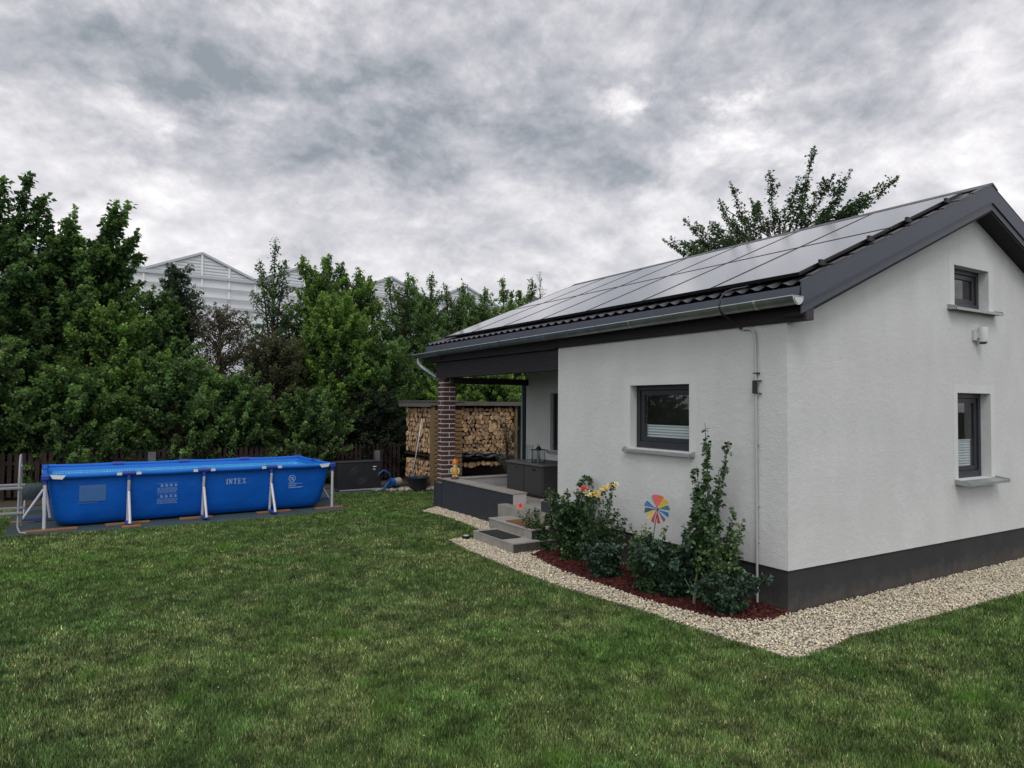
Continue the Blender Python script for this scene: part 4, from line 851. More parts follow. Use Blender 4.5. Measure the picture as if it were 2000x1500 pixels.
C_ += [rect(cu-.034, cu+.030, cz-.028, cz-.020), [(cu-.03, cz-.005), (cu-.022, cz+.004), (cu+.018, cz+.030), (cu+.026, cz+.020)], rect(cu+.02, cu+.034, cz-.002, cz+.012)]
for i, (w_, z) in enumerate(((.10, .478), (.24, .462), (.12, .436), (.11, .424), (.25, .398), (.20, .388))):
    u = cu-.055
    while u < cu-.055+w_: q_ = rp.uniform(.01, .03); C_.append(rect(u, u+q_, z, z+.008)); u += q_+.005
pm('no_diving_sign', C_, mat('vinyl_print_white', (.34, .50, .74), .5))

# boards under the pool feet
def board(u, v, L_, rot, label):
    M_ = Matrix.Rotation(.0452, 3, 'Z'); p = Vector((-6.156, 8.2755, 0))+M_@Vector((u, v, 0))
    o = MB().box(-L_/2, L_/2, -.06, .06, .005, .030).build('wooden_board', BOARD, bevel=.003); o.location = p; o.rotation_euler = (0, 0, rot+.0452); tag(o, label, 'board', 'boards under the pool feet')
board(.08, -.06, .68, .0, 'orange brown board under the left front corner leg of the pool')
board(1.10, .02, .62, .03, 'long board behind the foot of the first pool brace from the left')
board(1.12, -.33, .26, .0, 'short board in front of the first pool brace from the left')
board(2.10, .03, .50, -.02, 'board behind the foot of the middle pool brace')
board(3.36, .02, .58, .04, 'board behind the foot of the pool brace below the last bay')
board(4.34, -.03, .52, -.02, 'board under the right front corner leg of the pool')
board(-.28, 1.02, .30, .1, 'board under the brace on the short left side of the pool')

# ladder
t = thing('pool_ladder', 'grey A frame pool ladder standing left of the blue pool', 'ladder', (-6.47, 8.5, 0))
for xo in (0, -.52):
    b = MB(); b.tube([(xo+.11, -.42, .015), (xo+.03, -.40, .03), (xo, -.36, .10), (xo, -.33, .30), (xo, -.30, .70), (xo, -.22, 1.02), (xo, -.16, 1.10), (xo, -.08, 1.135), (xo, 0, 1.11), (xo, .06, 1.03), (xo, .16, .70), (xo, .26, .30), (xo, .33, .02)], .015, 10); b.build('side_rail', GREYT, t, smooth=True, auto=60)
    b = MB(); b.beam((xo, -.24, .96), (xo, .07, .96), .02, .03); b.build('spacer', PALEP, t)
for z, yf, yb in ((.30, -.33, .26), (.66, -.30, .17)):
    for y in (yf, yb):
        b = MB(); b.box(-.56, .05, y-.04, y+.04, z-.012, z+.022); b.build('tread', GREYT, t, bevel=.006)
# covered bundle behind the ladder
def bundle():
    t = thing('folded_cover', 'crumpled grey green cover hung over a stand left of the pool', 'cover', (-6.40, 10.4, 0))
    rs = np.random.RandomState(3); b = MB(); n = 18
    prof = [(.17, .24), (.20, .30), (.21, .38), (.19, .45), (.12, .50), (.03, .52)]
    vs = []; 
    for r, z in prof:
        for k in range(n): a = 2*PI*k/n; q = r*(1+.22*math.sin(3*a+z*9)+rs.uniform(-.08, .08)); vs.append((q*math.cos(a), q*.6*math.sin(a), z+rs.uniform(-.02, .02)))
    fs = [(i*n+k, i*n+(k+1) % n, (i+1)*n+(k+1) % n, (i+1)*n+k) for i in range(len(prof)-1) for k in range(n)]+[tuple(range(5*n, 6*n))]
    b.add(vs, fs); b.build('cover', mat('cover_cloth', (.022, .040, .046), .7, bump=(12, .6, .02)), t, smooth=True)
    b = MB()
    for sx_ in (-1, 1):
        for sy_ in (-1, 1): MB().tube([(sx_*.14, sy_*.09, 0), (sx_*.12, sy_*.07, .40)], .012, 8).build('leg', PALEP, t)
bundle()

# heat pump box, filter pump, tub, whisk
t = thing('pool_box', 'black boxy pool unit with two small white marks behind the pool', 'pool unit', (-.98, 10.6, .02), .02)
b = MB(); b.box(0, 1.0, 0, .42, .03, .60); b.build('body', BLACKP, t, bevel=.02)
b = MB(); b.box(-.01, 1.01, -.01, .43, .602, .63); b.build('lid', BLACKP, t, bevel=.008)
b = MB()
for q in (.10, .15, .20): b.tube([(.46+q*math.cos(2*PI*k/24), -.004, .32+q*math.sin(2*PI*k/24)) for k in range(25)], .006, 6, False)
b.build('fan_grille', mat('grille_grey', (.03, .032, .038), .4), t)
for z, w_ in ((.50, .075), (.44, .055)): MB().box(.80, .80+w_, -.006, .002, z, z+.020).build('white_mark', WHITEP, t)
b = MB(); b.box(.05, .95, .02, .40, 0, .03); b.build('foot', PALEP, t)
t = thing('filter_pump', 'grey and blue filter pump lying beside the black box', 'pump', (.28, 10.55, .0), .3)
b = MB(); b.tube([(.0, 0, .16), (.18, 0, .17)], .09, 18); b.build('motor', mat('pump_grey', (.28, .28, .27), .5), t, smooth=True, auto=40)
b = MB(); b.tube([(-.10, 0, .16), (-.001, 0, .16)], .10, 18); b.build('chamber', BLUEH, t, smooth=True, auto=40)
b = MB(); b.tube([(-.08, 0, .20), (-.2, -.05, .15), (-.34, -.1, .07), (-.42, -.14, .04), (-.46, -.16, .03)], .026, 10); b.build('hose', BLUEH, t, smooth=True)
b = MB(); b.tube([(-.05, .02, .24), (-.1, .05, .38), (-.2, .1, .44), (-.30, .12, .38), (-.34, .12, .30)], .017, 10); b.build('return_hose', BLUEH, t, smooth=True)
b = MB(); b.box(-.14, .2, -.10, .10, .0, .055); b.build('foot', BLACKP, t)
t = thing('black_tub', 'round black plastic tub in front of the woodshed', 'tub', (.78, 10.30, .0))
b = MB(); b.lathe([(.19, .015), (.205, .02), (.235, .25), (.25, .265), (.25, .285), (.228, .285), (.215, .25), (.19, .04)], n=28); b.build('shell', BLACKP, t, smooth=True, auto=40)
b = MB(); b.lathe([(.222, .24), (.20, .255), (.05, .262)], n=20); b.build('water', mat('tub_water', (.01, .015, .02), .05), t)
t = thing('pool_brush', 'long white pole with blue brush head leaning in the black tub', 'brush', (.62, 10.28, .0))
b = MB(); b.tube([(.0, 0, .30), (.10, -.02, .9), (.20, -.04, 1.58)], .012, 10); b.build('pole', TUBE, t, smooth=True)
b = MB(); b.tube([(.19, -.04, 1.50), (.20, -.04, 1.60)], .016, 10); b.build('grip', PALEP, t)
b = MB(); b.box(-.05, .05, -.03, .03, .24, .31); b.build('head', BLUEH, t, bevel=.01)

# ------------------------------------------------------------------ fence
t = thing('picket_fence', 'dark brown picket fence with grey posts behind the pool', 'fence', (0, 12.4, 0))
rs = random.Random(6); b = MB(); x = -13.
while x < 1.15:
    h = .90+rs.uniform(-.02, .02); b.add([(x, -.012, .06), (x+.07, -.012, .06), (x+.07, .006, .06), (x, .006, .06), (x, -.012, h), (x+.07, -.012, h), (x+.07, .006, h), (x, .006, h), (x+.035, -.012, h+.045), (x+.035, .006, h+.045)],
        [(3,2,1,0),(0,1,5,8,4),(2,3,7,9,6),(1,2,6,5),(3,0,4,7),(4,8,9,7),(8,5,6,9)]); x += .112
b.build('pickets', FENCEW, t)
b = MB(); b.box(-13, 1.15, .008, .045, .22, .29); b.box(-13, 1.15, .008, .045, .68, .75); b.build('rails', FENCEW, t)
for x, h in ((-12.9, .95), (-10.1, .95), (-7.3, .95), (-4.46, .88), (-1.40, .97), (.55, .76)):
    b = MB(); b.box(x-.075, x+.075, -.10, -.015, 0, h); b.lathe([(.10, 0), (.001, .03)], (x, -.057, h), 4) if False else None; b.build('post', GRANITE, t, bevel=.008)

# ------------------------------------------------------------------ woodsheds and logs
def shed_left():
    t = thing('woodshed', 'small slatted woodshed with open side facing the lawn', 'woodshed', (1.15, 10.4, 0))
    b = MB(); b.box(-.02, .07, -.02, .07, 0, 1.90); b.build('corner_post', POSTW, t, bevel=.004)
    for i in range(17):
        z = .06+i*.103; b = MB(); b.box(.075, .78, -.015, .008, z, z+.082); b.build('slat', PALW, t)
    b = MB(); b.box(.08, .78, .009, .04, 1.64, 1.86); b.build('dark_board', FENCEW, t)
    b = MB(); b.box(.70, .78, 1.62, 1.70, 0, 1.88); b.build('rear_post', POSTW, t)
    b = MB(); b.box(.02, .73, .03, 1.66, .70, .74); b.box(.02, .73, .03, 1.66, .06, .10); b.build('shelf', FENCEW, t)
    b = MB(); b.box(-.10, -.06, -.06, 1.78, 1.87, 1.99); b.box(-.06, .82, -.06, -.02, 1.90, 1.985); b.build('roof_edge', GREYW, t)
    b = MB(); b.box(-.12, .84, -.08, 1.80, 1.991, 2.015); b.build('roof', GREYW, t)
    b = MB(); b.box(.74, .77, .05, 1.60, 0, 1.9); b.build('back_panel', FENCEW, t)
shed_left()
def shed_right():
    t = thing('woodshed', 'wide woodshed with a long grey roof edge behind the porch', 'woodshed', (2.32, 11.4, 0))
    b = MB(); b.box(-.1, 2.5, -.10, -.06, 1.90, 2.00); b.build('roof_edge', GREYW, t, bevel=.003)
    b = MB(); b.box(-.1, 2.5, -.06, .75, 1.97, 2.0); b.build('roof', GREYW, t)
    b = MB(); b.box(-.06, .0, -.03, .04, 0, 1.90); b.build('post', POSTW, t); b = MB(); b.box(1.70, 1.76, -.03, .04, 0, 1.90); b.build('post', POSTW, t)
    b = MB(); b.box(-.06, 2.4, .55, .58, 0, 1.95); b.build('back_panel', FENCEW, t)
    b = MB(); b.box(.0, 1.7, .0, .55, .54, .575); b.box(.0, 1.7, .0, .55, .06, .10); b.build('shelf', FENCEW, t)
shed_right()
def log_meshes(n=10):
    rs = random.Random(17); out = []
    for i in range(n):
        r = 1.; kind = i % 4
        if kind == 0: poly = [(r*math.cos(a)*rs.uniform(.9, 1.05), r*math.sin(a)*rs.uniform(.9, 1.05)) for a in [2*PI*k/11 for k in range(11)]]
        elif kind == 1: poly = [(math.cos(a)*1.05, math.sin(a)*1.15-.45) for a in [PI*k/7 for k in range(8)]]
        elif kind == 2: poly = [(-.75, -.7), (.05, -.85)]+[(1.5*math.cos(a)-.7, 1.5*math.sin(a)-.7) for a in [.05+(PI/2-.1)*k/5 for k in range(6)]]
        else: poly = [(-.9, -.5), (.2, -.9), (.95, -.3), (.6, .55), (-.1, .9), (-.75, .4)]
        poly = [(p[0]*rs.uniform(.92, 1.08), p[1]*rs.uniform(.92, 1.08)) for p in poly]; m_ = len(poly)
        L_ = .30; V = [(p[0]*.065, 0, p[1]*.065) for p in poly]+[(p[0]*.065+rs.uniform(-.004, .004), L_, p[1]*.065) for p in poly]
        me = bpy.data.meshes.new('split_log'); me.from_pydata(V, [], [tuple(range(m_)), tuple(range(m_, 2*m_))[::-1]]+[(k, m_+k, m_+(k+1) % m_, (k+1) % m_) for k in range(m_)]); me.update()
        me.materials.append(LOGEND); me.materials.append(LOGBARK)
        for p in me.polygons: p.material_index = 0 if p.index < 2 or (kind in (1, 2, 3) and rs.random() < .35) else 1
        out.append(me)
    return out
LOGS = log_meshes(12); nlog = 0
ORD = ['top row', 'second row from the top', 'third row from the top', 'fourth row from the top', 'fifth row from the top', 'sixth row from the top', 'seventh row from the top', 'eighth row from the top', 'ninth row from the top', 'tenth row from the top', 'eleventh row from the top', 'twelfth row from the top', 'thirteenth row from the top', 'fourteenth row from the top', 'fifteenth row from the top', 'lowest row']
def pile(x0, x1, z0, z1, place, label, group, seed, d=.102, rowh=.088, dmin=.8, dmax=1.15):
    global nlog; rs = random.Random(seed); z = z0+d*.45; row = 0
    nrow = int((z1-z)/rowh)+1
    while z < z1:
        x = x0+(d*.5 if row % 2 else d*.95)
        while x < x1-d*.3:
            o = bpy.data.objects.new('split_log', rs.choice(LOGS)); SC.collection.objects.link(o)
            s = rs.uniform(dmin, dmax); a = rs.uniform(0, 2*PI)
            place(o, x+rs.uniform(-.012, .012), rs.uniform(-.03, .03), z+rs.uniform(-.012, .012), s, a); tag(o, label % ORD[min(nrow-1-row, 15)], 'log', group); nlog += 1
            x += d*rs.uniform(.92, 1.15)
        z += rowh; row += 1
def placeR(o, x, j, z, s, a): o.location = (2.32+x, 11.43+j, z); o.rotation_euler = (0, a, 0); o.scale = (s, 1.4, s)
def placeL(o, x, j, z, s, a):
    o.matrix_world = Matrix.Translation((1.17+j*.6, 10.46+x, z)) @ Matrix.Rotation(-PI/2, 4, 'Z') @ Matrix.Rotation(a, 4, 'Y') @ Matrix.Diagonal((s, 1.2, s, 1))
def log_batch(name_seed): pass
pile(.02, 1.70, .62, 1.86, placeR, 'split log in the %s above the tarp in the wide woodshed', 'logs in the upper stack of the wide woodshed', 1, .113, .102, .75, 1.2)
pile(.02, 1.60, .34, .50, placeR, 'split log in the %s below the tarp in the wide woodshed', 'logs in the lower stack of the wide woodshed', 2, .125, .105, .95, 1.25)
pile(.0, 1.55, .78, 1.84, lambda o, x, j, z, s, a: placeL(o, x, j, z, s, a), 'split log in the %s of the small woodshed, upper shelf', 'logs on the upper shelf of the small woodshed', 3, .140, .118, .85, 1.3)
pile(.0, 1.55, .12, .64, placeL, 'split log in the %s of the small woodshed, lower shelf', 'logs on the lower shelf of the small woodshed', 4, .140, .118, .85, 1.3)
print('logs', nlog)
# tarp
def tarp():
    rs = np.random.RandomState(9); nx, ny = 40, 6; V = []
    for i in range(nx+1):
        for j in range(ny+1):
            u = i/nx; v = j/ny; x = 2.36+u*1.62; top = .70-.12*max(0, u-.45)*1.6+.02*math.sin(u*23); hgt = .10+.10*(u > .5)*min(1, (u-.5)*4)+.03*math.sin(u*17)
            V.append((x, 11.36-.05*math.sin(u*31+v*3)*v-.02*math.sin(v*9+u*13), top-v*hgt))
    F = [(i*(ny+1)+j, (i+1)*(ny+1)+j, (i+1)*(ny+1)+j+1, i*(ny+1)+j+1) for i in range(nx) for j in range(ny)]
    o = MB().add(V, F).build('tarp', TARP, smooth=True); s = o.modifiers.new('thick', 'SOLIDIFY'); s.thickness = .006; tag(o, 'dark grey tarp rolled down across the log stack behind the porch', 'tarp')
tarp()

# ------------------------------------------------------------------ greenhouse
def greenhouse():
    t = thing('greenhouse', 'large pale multi bay greenhouse with pointed gables beyond the trees', 'greenhouse', (0, 26.5, 0), .083)
    bw = 4.24; ap0 = -6.06-bw*2; n = 9; ZA, ZG = 8.0, 7.15; D = 40
    b = MB(); r_ = MB(); st = MB(); gi = MB(); rb = MB()
    for i in range(n):
        xc = ap0+i*bw; x0, x1 = xc-bw/2, xc+bw/2
        b.quad((x0, 0, 0), (x1, 0, 0), (x1, 0, ZG), (xc, 0, ZA), (x0, 0, ZG))
        r_.quad((x0, 0, ZG), (xc, 0, ZA), (xc, D, ZA), (x0, D, ZG)); r_.quad((x1, 0, ZG), (xc, 0, ZA), (xc, D, ZA), (x1, D, ZG))
        for xx, zt_ in ((x0, ZG), (xc-bw/4, (ZG+ZA)/2), (xc, ZA), (xc+bw/4, (ZG+ZA)/2)): st.box(xx-.035, xx+.035, -.06, -.005, 0, zt_)
        rb.beam((x0, -.04, ZG), (xc, -.04, ZA+.03), .08, .09); rb.beam((x1, -.04, ZG), (xc, -.04, ZA+.03), .08, .09)
        # ribs seen through the gable glazing
        for k in range(1, 7):
            z = ZG-.1+k*.13
            if z < ZA-.1:
                hw = (ZA-z)/(ZA-ZG)*bw/2; gi.box(xc-min(hw, bw/2), xc+min(hw, bw/2), -.015, -.004, z, z+.035)
    x0, x1 = ap0-bw/2, ap0+(n-.5)*bw
    for z, h_ in ((ZG-.16, .12), (ZG-.55, .05), (ZG-.95, .05), (ZG-1.35, .10), (ZG-1.9, .05), (ZG-2.5, .08), (ZG-3.3, .06), (1.5, .1)): gi.box(x0, x1, -.10, -.07, z, z+h_)
    b.build('gable_wall', GHW, t); r_.build('roof', GHW, t); st.build('posts', GHL, t); gi.build('girts', GHF, t); rb.build('rafters', GHF, t)
    MB().quad((x0, 0, 0), (x0, D, 0), (x0, D, ZG), (x0, 0, ZG)).build('side_wall', GHW, t)
greenhouse()

# ------------------------------------------------------------------ plants
def leafmesh(P, D, S, rs, C, wid=.55, fold=.22):
    n = len(P); D = unit(D); up = unit(np.stack([rs.normal(0, .6, n), rs.normal(0, .6, n), np.ones(n)], 1)); side = unit(np.cross(D, up)); nr = np.cross(side, D)
    S = S[:, None]; m_ = P+D*S*.45
    V = np.stack([P, m_+side*S*wid*.5+nr*S*fold*.5, P+D*S-nr*S*.12, m_-side*S*wid*.5+nr*S*fold*.5], 1)
    F = np.arange(n*4).reshape(n, 4); F = np.concatenate([F[:, [0, 1, 2]], F[:, [0, 2, 3]]]); return V.reshape(-1, 3), F, np.repeat(C, 4, 0)
def grow(shoots, dens, size, rs, base, tip, var=.25, spread=.05, wid=.6, droop=-.35, bare=.12):
    """leaves along polylines: shoots = list of (k,3) arrays"""
    P = []; D = []; C = []; S = []
    for sh in shoots:
        sh = np.asarray(sh); seg = np.linalg.norm(np.diff(sh, axis=0), axis=1); L_ = seg.sum(); n = max(3, int(L_*dens)); t = bare+(1-bare)*rs.rand(n)**.85; cum = np.concatenate([[0], np.cumsum(seg)])/L_
        p = np.stack([np.interp(t, cum, sh[:, k]) for k in range(3)], 1); tg = unit(np.stack([np.interp(np.minimum(t+.08, 1), cum, sh[:, k])-np.interp(np.maximum(t-.08, 0), cum, sh[:, k]) for k in range(3)], 1))
        o = unit(rs.normal(0, 1, (n, 3))); d = unit(tg*.45+o*1.0+np.array([0, 0, droop])); sp = spread*(1.05-t)[:, None]+.004
        sc = rs.uniform(.7, 1.2); shade = rs.uniform(1-var, 1+var)
        P.append(p+o*sp*rs.rand(n, 1)*1.2); D.append(d); S.append(size*rs.uniform(.6, 1.15, n)*(1-.35*t)); C.append((base[None]*(1-t[:, None]**2)+tip[None]*t[:, None]**2)*shade*rs.uniform(.7, 1.3, (n, 1)))
    P, D, C, S = map(np.concatenate, (P, D, C, S)); return leafmesh(P, D, S, rs, C, wid)
def prof_r(t, style):
    if style == 'egg': return math.sin(PI*min(1, max(0, t*.86+.12)))**.6
    if style == 'cone': return (1-t)**.62*.95+.10
    if style == 'col': return min(1., (1-t)*3.5)**.6*.9+.1
    if style == 'vase': return .55+.5*math.sin(PI*min(t, 1)*.8)
    return 1
def tree(name, label, x, y, h, r, style='egg', base=(.04,.09,.02), tip=(.09,.17,.035), n=150, dens=70, size=.085, up=.9,  seed=0, leaders=(), ls=.9, group='trees of the hedge behind the fence', cat='tree', low=.06, wid=.6, trunk_r=.07, spread=.07):
    dens = dens*2.4; up = up*.62; n = int(n*1.15); spread = .17; size = size*1.12; wid = .82
    rs = np.random.RandomState(seed+100); t = thing(name, label, cat, (x, y, 0), 0, group); tb = MB()
    tb.tube([(0, 0, -.05), (rs.uniform(-.08, .08), rs.uniform(-.08, .08), h*.4), (0, 0, h*.8), (0, 0, h*.93)], [trunk_r, trunk_r*.75, trunk_r*.35, trunk_r*.12], 8)
    sh = []
    for i in range(n):
        q = low+(.97-low)*((i+rs.rand())/n)**.85; a = rs.uniform(0, 2*PI); R_ = r*prof_r(q, style)*rs.uniform(.72, 1.12)
        tgt = np.array([math.cos(a)*R_, math.sin(a)*R_, q*h])
        L_ = ls*rs.uniform(.55, 1.25)*(.75+.5*(1-q)); dr = unit(np.array([math.cos(a)*(1-.5*q), math.sin(a)*(1-.5*q), up*rs.uniform(.35, 1.3)]))
        s0 = tgt-dr*L_*.75; s0[2] = max(.1, s0[2]); s2 = tgt+dr*L_*.30+np.array([0, 0, rs.uniform(-.04, .12)*L_]); s1 = (s0+s2)/2+rs.normal(0, .06, 3)*L_-np.array([0, 0, .05*L_])
        if s2[2] < .25: continue
        sh.append(np.array([s0, s1, s2])); ax_ = np.array([0, 0, max(.15, s0[2]-.45*R_)])
        tb.tube([tuple(ax_), tuple(s0), tuple(s1), tuple(s2)], [.022, .014, .008, .003], 4, False)
    for lx, ly, lz, ex, ey, ez in leaders:      # long limbs that stand clear of the crown
        a0 = np.array([lx, ly, lz]); a1 = np.array([ex, ey, ez]); mid = (a0+a1)/2+np.array([(ex-lx)*.12, (ey-ly)*.12, -.03])
        sh.append(np.array([a0, mid, a1])); tb.tube([(0, 0, lz*.6), tuple(a0), tuple(mid), tuple(a1)], [.035, .02, .012, .004], 5, False)
        Lm = np.linalg.norm(a1-a0)
        for k in range(int(4+Lm*6)):
            f = rs.uniform(.15, .95); p = a0*(1-f)+a1*f if f > .5 else a0*(1-f)+a1*f; dd = unit(unit(a1-a0)*.8+rs.normal(0, .6, 3)); e = p+dd*rs.uniform(.18, .52)*(1.2-f); sh.append(np.array([p, (p+e)/2, e])); tb.tube([tuple(p), tuple(e)], [.006, .002], 3, False)
    tb.build('trunk', BARK, t)
    for i in range(0): pass
    # short twigs through the inside of the crown close it against the light
    for i in range(int(n*.5)):
        q = low+.02+(.86-low)*rs.rand(); a = rs.uniform(0, 2*PI); R_ = r*prof_r(q, style)*rs.uniform(.05, .7); p = np.array([math.cos(a)*R_, math.sin(a)*R_, q*h]); e = p+rs.normal(0, .28, 3); sh.append(np.array([p, (p+e)/2, e]))
    V, F, C = grow(sh, dens, size, rs, np.array(base)*1.1, np.array(tip)*1.3, .42, spread, wid)
    npmesh('crown', V, F, LEAF, C, t); return t, len(F)
DG, DT = (.032, .074, .026), (.080, .142, .044)
MG, MT = (.046, .100, .031), (.115, .192, .056)
LG, LT = (.058, .120, .028), (.150, .240, .055)
BG, BT = (.024, .046, .028), (.052, .082, .044)
OG, OT = (.044, .050, .024), (.080, .086, .042)
tot = 0
def T(*a, **k):
    global tot; o, n = tree(*a, **k); tot += n; return o
T('maple_tree', 'tallest broad dark green tree at the left edge of the photo', -7.9, 15.0, 6.0, 2.1, 'egg', DG, DT, 260, 66, .13, 1.0, 1, trunk_r=.14, low=.12, leaders=[(.5, -.3, 4.8, 1.05, -.4, 7.05), (.3, -.2, 5., .55, -.3, 6.9), (.9, -.3, 5., 1.3, -.4, 6.6), (-.3, -.3, 5.2, -.2, -.3, 6.5), (-1., -.3, 5.2, -1.2, -.3, 6.3)])
T('maple_tree', 'dark green maple with long limbs reaching right into the sky', -5.9, 15.2, 5.9, 1.55, 'egg', DG, MT, 230, 66, .13, 1.0, 2, trunk_r=.12, low=.12, leaders=[(.2, -.4, 4.7, .75, -.5, 6.75), (.5, -.4, 4.7, 1.2, -.5, 6.1), (.3, -.4, 4.9, 1.0, -.6, 6.75), (-.3, -.3, 5., -.1, -.4, 6.5), (.6, -.4, 4.5, 1.25, -.5, 5.5), (-.6, -.3, 5., -.6, -.4, 6.3)])
T('hornbeam_tree', 'bright green bushy hornbeam low in front of the tall left trees', -5.15, 13.9, 4.1, 1.15, 'egg', LG, LT, 170, 80, .085, .9, 3)
T('hornbeam_tree', 'mid green leafy tree right of the bright hornbeam', -4.35, 14.6, 4.7, 1.0, 'egg', MG, MT, 150, 80, .085, .9, 4)
T('hazel_shrub', 'dark hazel shrub above the pool ladder at the left edge', -7.5, 13.2, 3.3, 1.2, 'egg', DG, MT, 150, 80, .085, .7, 5, cat='shrub')
T('hazel_shrub', 'low green shrub behind the left end of the blue pool', -5.9, 13.1, 2.7, 1.1, 'egg', MG, MT, 140, 80, .085, .6, 6, cat='shrub')
T('oak_tree', 'slim bluish green oak in front of the greenhouse gable', -3.75, 15.0, 5.5, .85, 'cone', BG, BT, 130, 55, .085, .7, 7, ls=.7, low=.3)
T('hawthorn_tree', 'thin reddish brown hawthorn right of the slim oak', -2.85, 14.5, 4.5, .95, 'egg', OG, (.075, .055, .028), 120, 55, .06, .8, 8, low=.1)
T('hawthorn_tree', 'olive brown dense hawthorn at the middle of the hedge', -1.55, 14.0, 3.7, 1.15, 'egg', OG, OT, 210, 100, .055, .6, 9)
T('hazel_shrub', 'deep green shrub behind the middle of the pool', -3.9, 13.2, 3.0, 1.15, 'egg', MG, MT, 150, 80, .085, .7, 10, cat='shrub')
T('hazel_shrub', 'dark low shrub left of the olive hawthorn', -2.7, 13.1, 2.6, 1.0, 'egg', DG, MT, 140, 80, .075, .7, 11, cat='shrub')
T('poplar_tree', 'slender dark tree with the highest sparse tip in the middle', -1.35, 15.4, 5.6, .85, 'egg', DG, DT, 95, 38, .075, 1.0, 12, ls=.7, low=.3, leaders=[(0, 0, 5.2, .02, 0, 6.45), (-.25, 0, 4.9, -.38, 0, 5.8), (.2, 0, 5., .3, 0, 5.9)])
T('elm_tree', 'bright green tree with bushy round top right of the slender tip', -.15, 15.0, 5.75, .95, 'col', MG, LT, 200, 80, .085, 1.1, 13, leaders=[(-.4, 0, 5.2, -.55, 0, 6.0), (.15, 0, 5.3, .2, 0, 6.15), (.5, 0, 5.2, .6, 0, 5.95)])
T('hornbeam_tree', 'brightest yellow green tree standing in front at mid hedge', -.05, 13.9, 4.9, 1.0, 'egg', LG, LT, 200, 85, .085, 1.0, 14)
T('elm_tree', 'mid green tree hiding the second greenhouse gable', .95, 15.3, 5.6, .95, 'col', MG, LT, 160, 80, .085, 1.1, 15, leaders=[(0, 0, 5., .1, 0, 5.85), (.3, 0, 4.8, .42, 0, 5.7), (-.3, 0, 5., -.35, 0, 5.6)])
T('hazel_shrub', 'green shrub with grey tint left of the brick column', 1.25, 13.8, 3.7, 1.1, 'egg', MG, MT, 170, 80, .075, .8, 16, cat='shrub')
T('yew_shrub', 'nearly black drooping shrub behind the black pool unit', .65, 13.0, 2.3, .85, 'egg', (.012, .022, .012), (.022, .036, .018), 130, 80, .06, .1, 17, cat='shrub')
T('hazel_shrub', 'dark green shrub behind the right end of the pool', -1.0, 13.0, 2.3, .95, 'egg', DG, MT, 140, 80, .08, .6, 27, cat='shrub')
for i, (x, y, h, lab) in enumerate(((2.35, 15.0, 5.4, 'clipped hornbeam just left of the far roof corner'), (3.3, 15.4, 5.5, 'hornbeam with thin tips above the far roof corner'), (4.3, 15.2, 5.35, 'hornbeam below the last greenhouse gable'), (5.25, 15.5, 5.35, 'hornbeam left of the two bright tips'), (8.4, 16.2, 4.7, 'hornbeam mostly hidden behind the solar roof'))):
    T('hornbeam_tree', lab, x, y, h, .85, 'col', MG, MT, 170, 75, .07, .9, 30+i, leaders=[(.1, 0, h-.3, .1, 0, h+.45), (-.45, 0, h-.4, -.5, 0, h+.25)])
T('elm_tree', 'narrow bright tree, left of two tips above the solar roof', 6.15, 15.6, 5.3, .55, 'col', LG, LT, 120, 80, .08, 1.3, 40, leaders=[(0, 0, 5., -.05, 0, 6.15), (.25, 0, 4.8, .3, 0, 5.7)])
T('elm_tree', 'narrow bright tree, right of two tips above the solar roof', 7.15, 15.8, 5.4, .60, 'col', LG, LT, 130, 80, .08, 1.3, 41, leaders=[(.2, 0, 5., .25, 0, 6.25), (-.2, 0, 4.9, -.25, 0, 5.8)])
T('hazel_shrub', 'leafy bright shrub above the left end of the wide woodshed', 2.9, 12.95, 2.75, .85, 'egg', MG, LT, 130, 80, .085, .7, 42, cat='shrub')
T('hazel_shrub', 'leafy green shrub above the right end of the wide woodshed', 4.4, 13.0, 2.9, .95, 'egg', MG, LT, 140, 80, .085, .7, 43, cat='shrub')
T('hazel_shrub', 'tall green shrub filling the hedge behind the wide woodshed', 3.4, 13.9, 3.9, 1.1, 'egg', DG, MT, 150, 75, .085, .8, 44, cat='shrub')
T('birch_sapling', 'tiny feathery sapling top peeping over the solar roof', 9.2, 18.0, 6.4, .5, 'cone', (.06, .07, .045), (.09, .10, .07), 70, 26, .05, 1.2, 45, ls=.5, low=.4, group=None, leaders=[(0, 0, 6.1, 0, 0, 7.1)])
T('cherry_tree', 'cherry tree with spreading sparse limbs above the solar roof', 9.6, 7.4, 7.35, 2.0, 'vase', (.026, .060, .024), (.06, .100, .038), 85, 50, .085, .9, 50, trunk_r=.16, low=.55, group=None, leaders=[
  (0, -.3, 6.0, .0, -1.0, 8.4), (0, .1, 6.0, .0, .3, 8.15), (0, .5, 6.0, .0, 1.6, 8.2), (0, .9, 6.2, .1, 2.0, 7.6), (0, -.8, 6.1, .0, -2.0, 7.55), (0, -1.2, 6.2, .0, -3.1, 7.05), (0, 1.5, 6.0, .0, 3.4, 7.6), (0, 1.8, 5.9, 0, 4.3, 7.15),
  (0, -.4, 6.4, .1, -1.5, 7.6), (0, .3, 6.4, .1, 1.0, 7.6), (0, -.9, 6.2, .2, -2.5, 7.0), (0, .9, 6.2, .2, 2.5, 7.1), (0, -.1, 6.5, .2, -.4, 7.7), (0, 1.5, 5.9, .1, 3.6, 6.95), (0, 1.2, 6.0, .1, 2.9, 6.8), (0, -1., 6.1, .1, -2.3, 6.7)])
# seen only from a step aside
T('hornbeam_tree', 'green tree left of the photo edge', -10.8, 14.8, 5.6, 1.7, 'egg', DG, MT, 170, 80, .10, .9, 60)
print('leaf tris', tot)

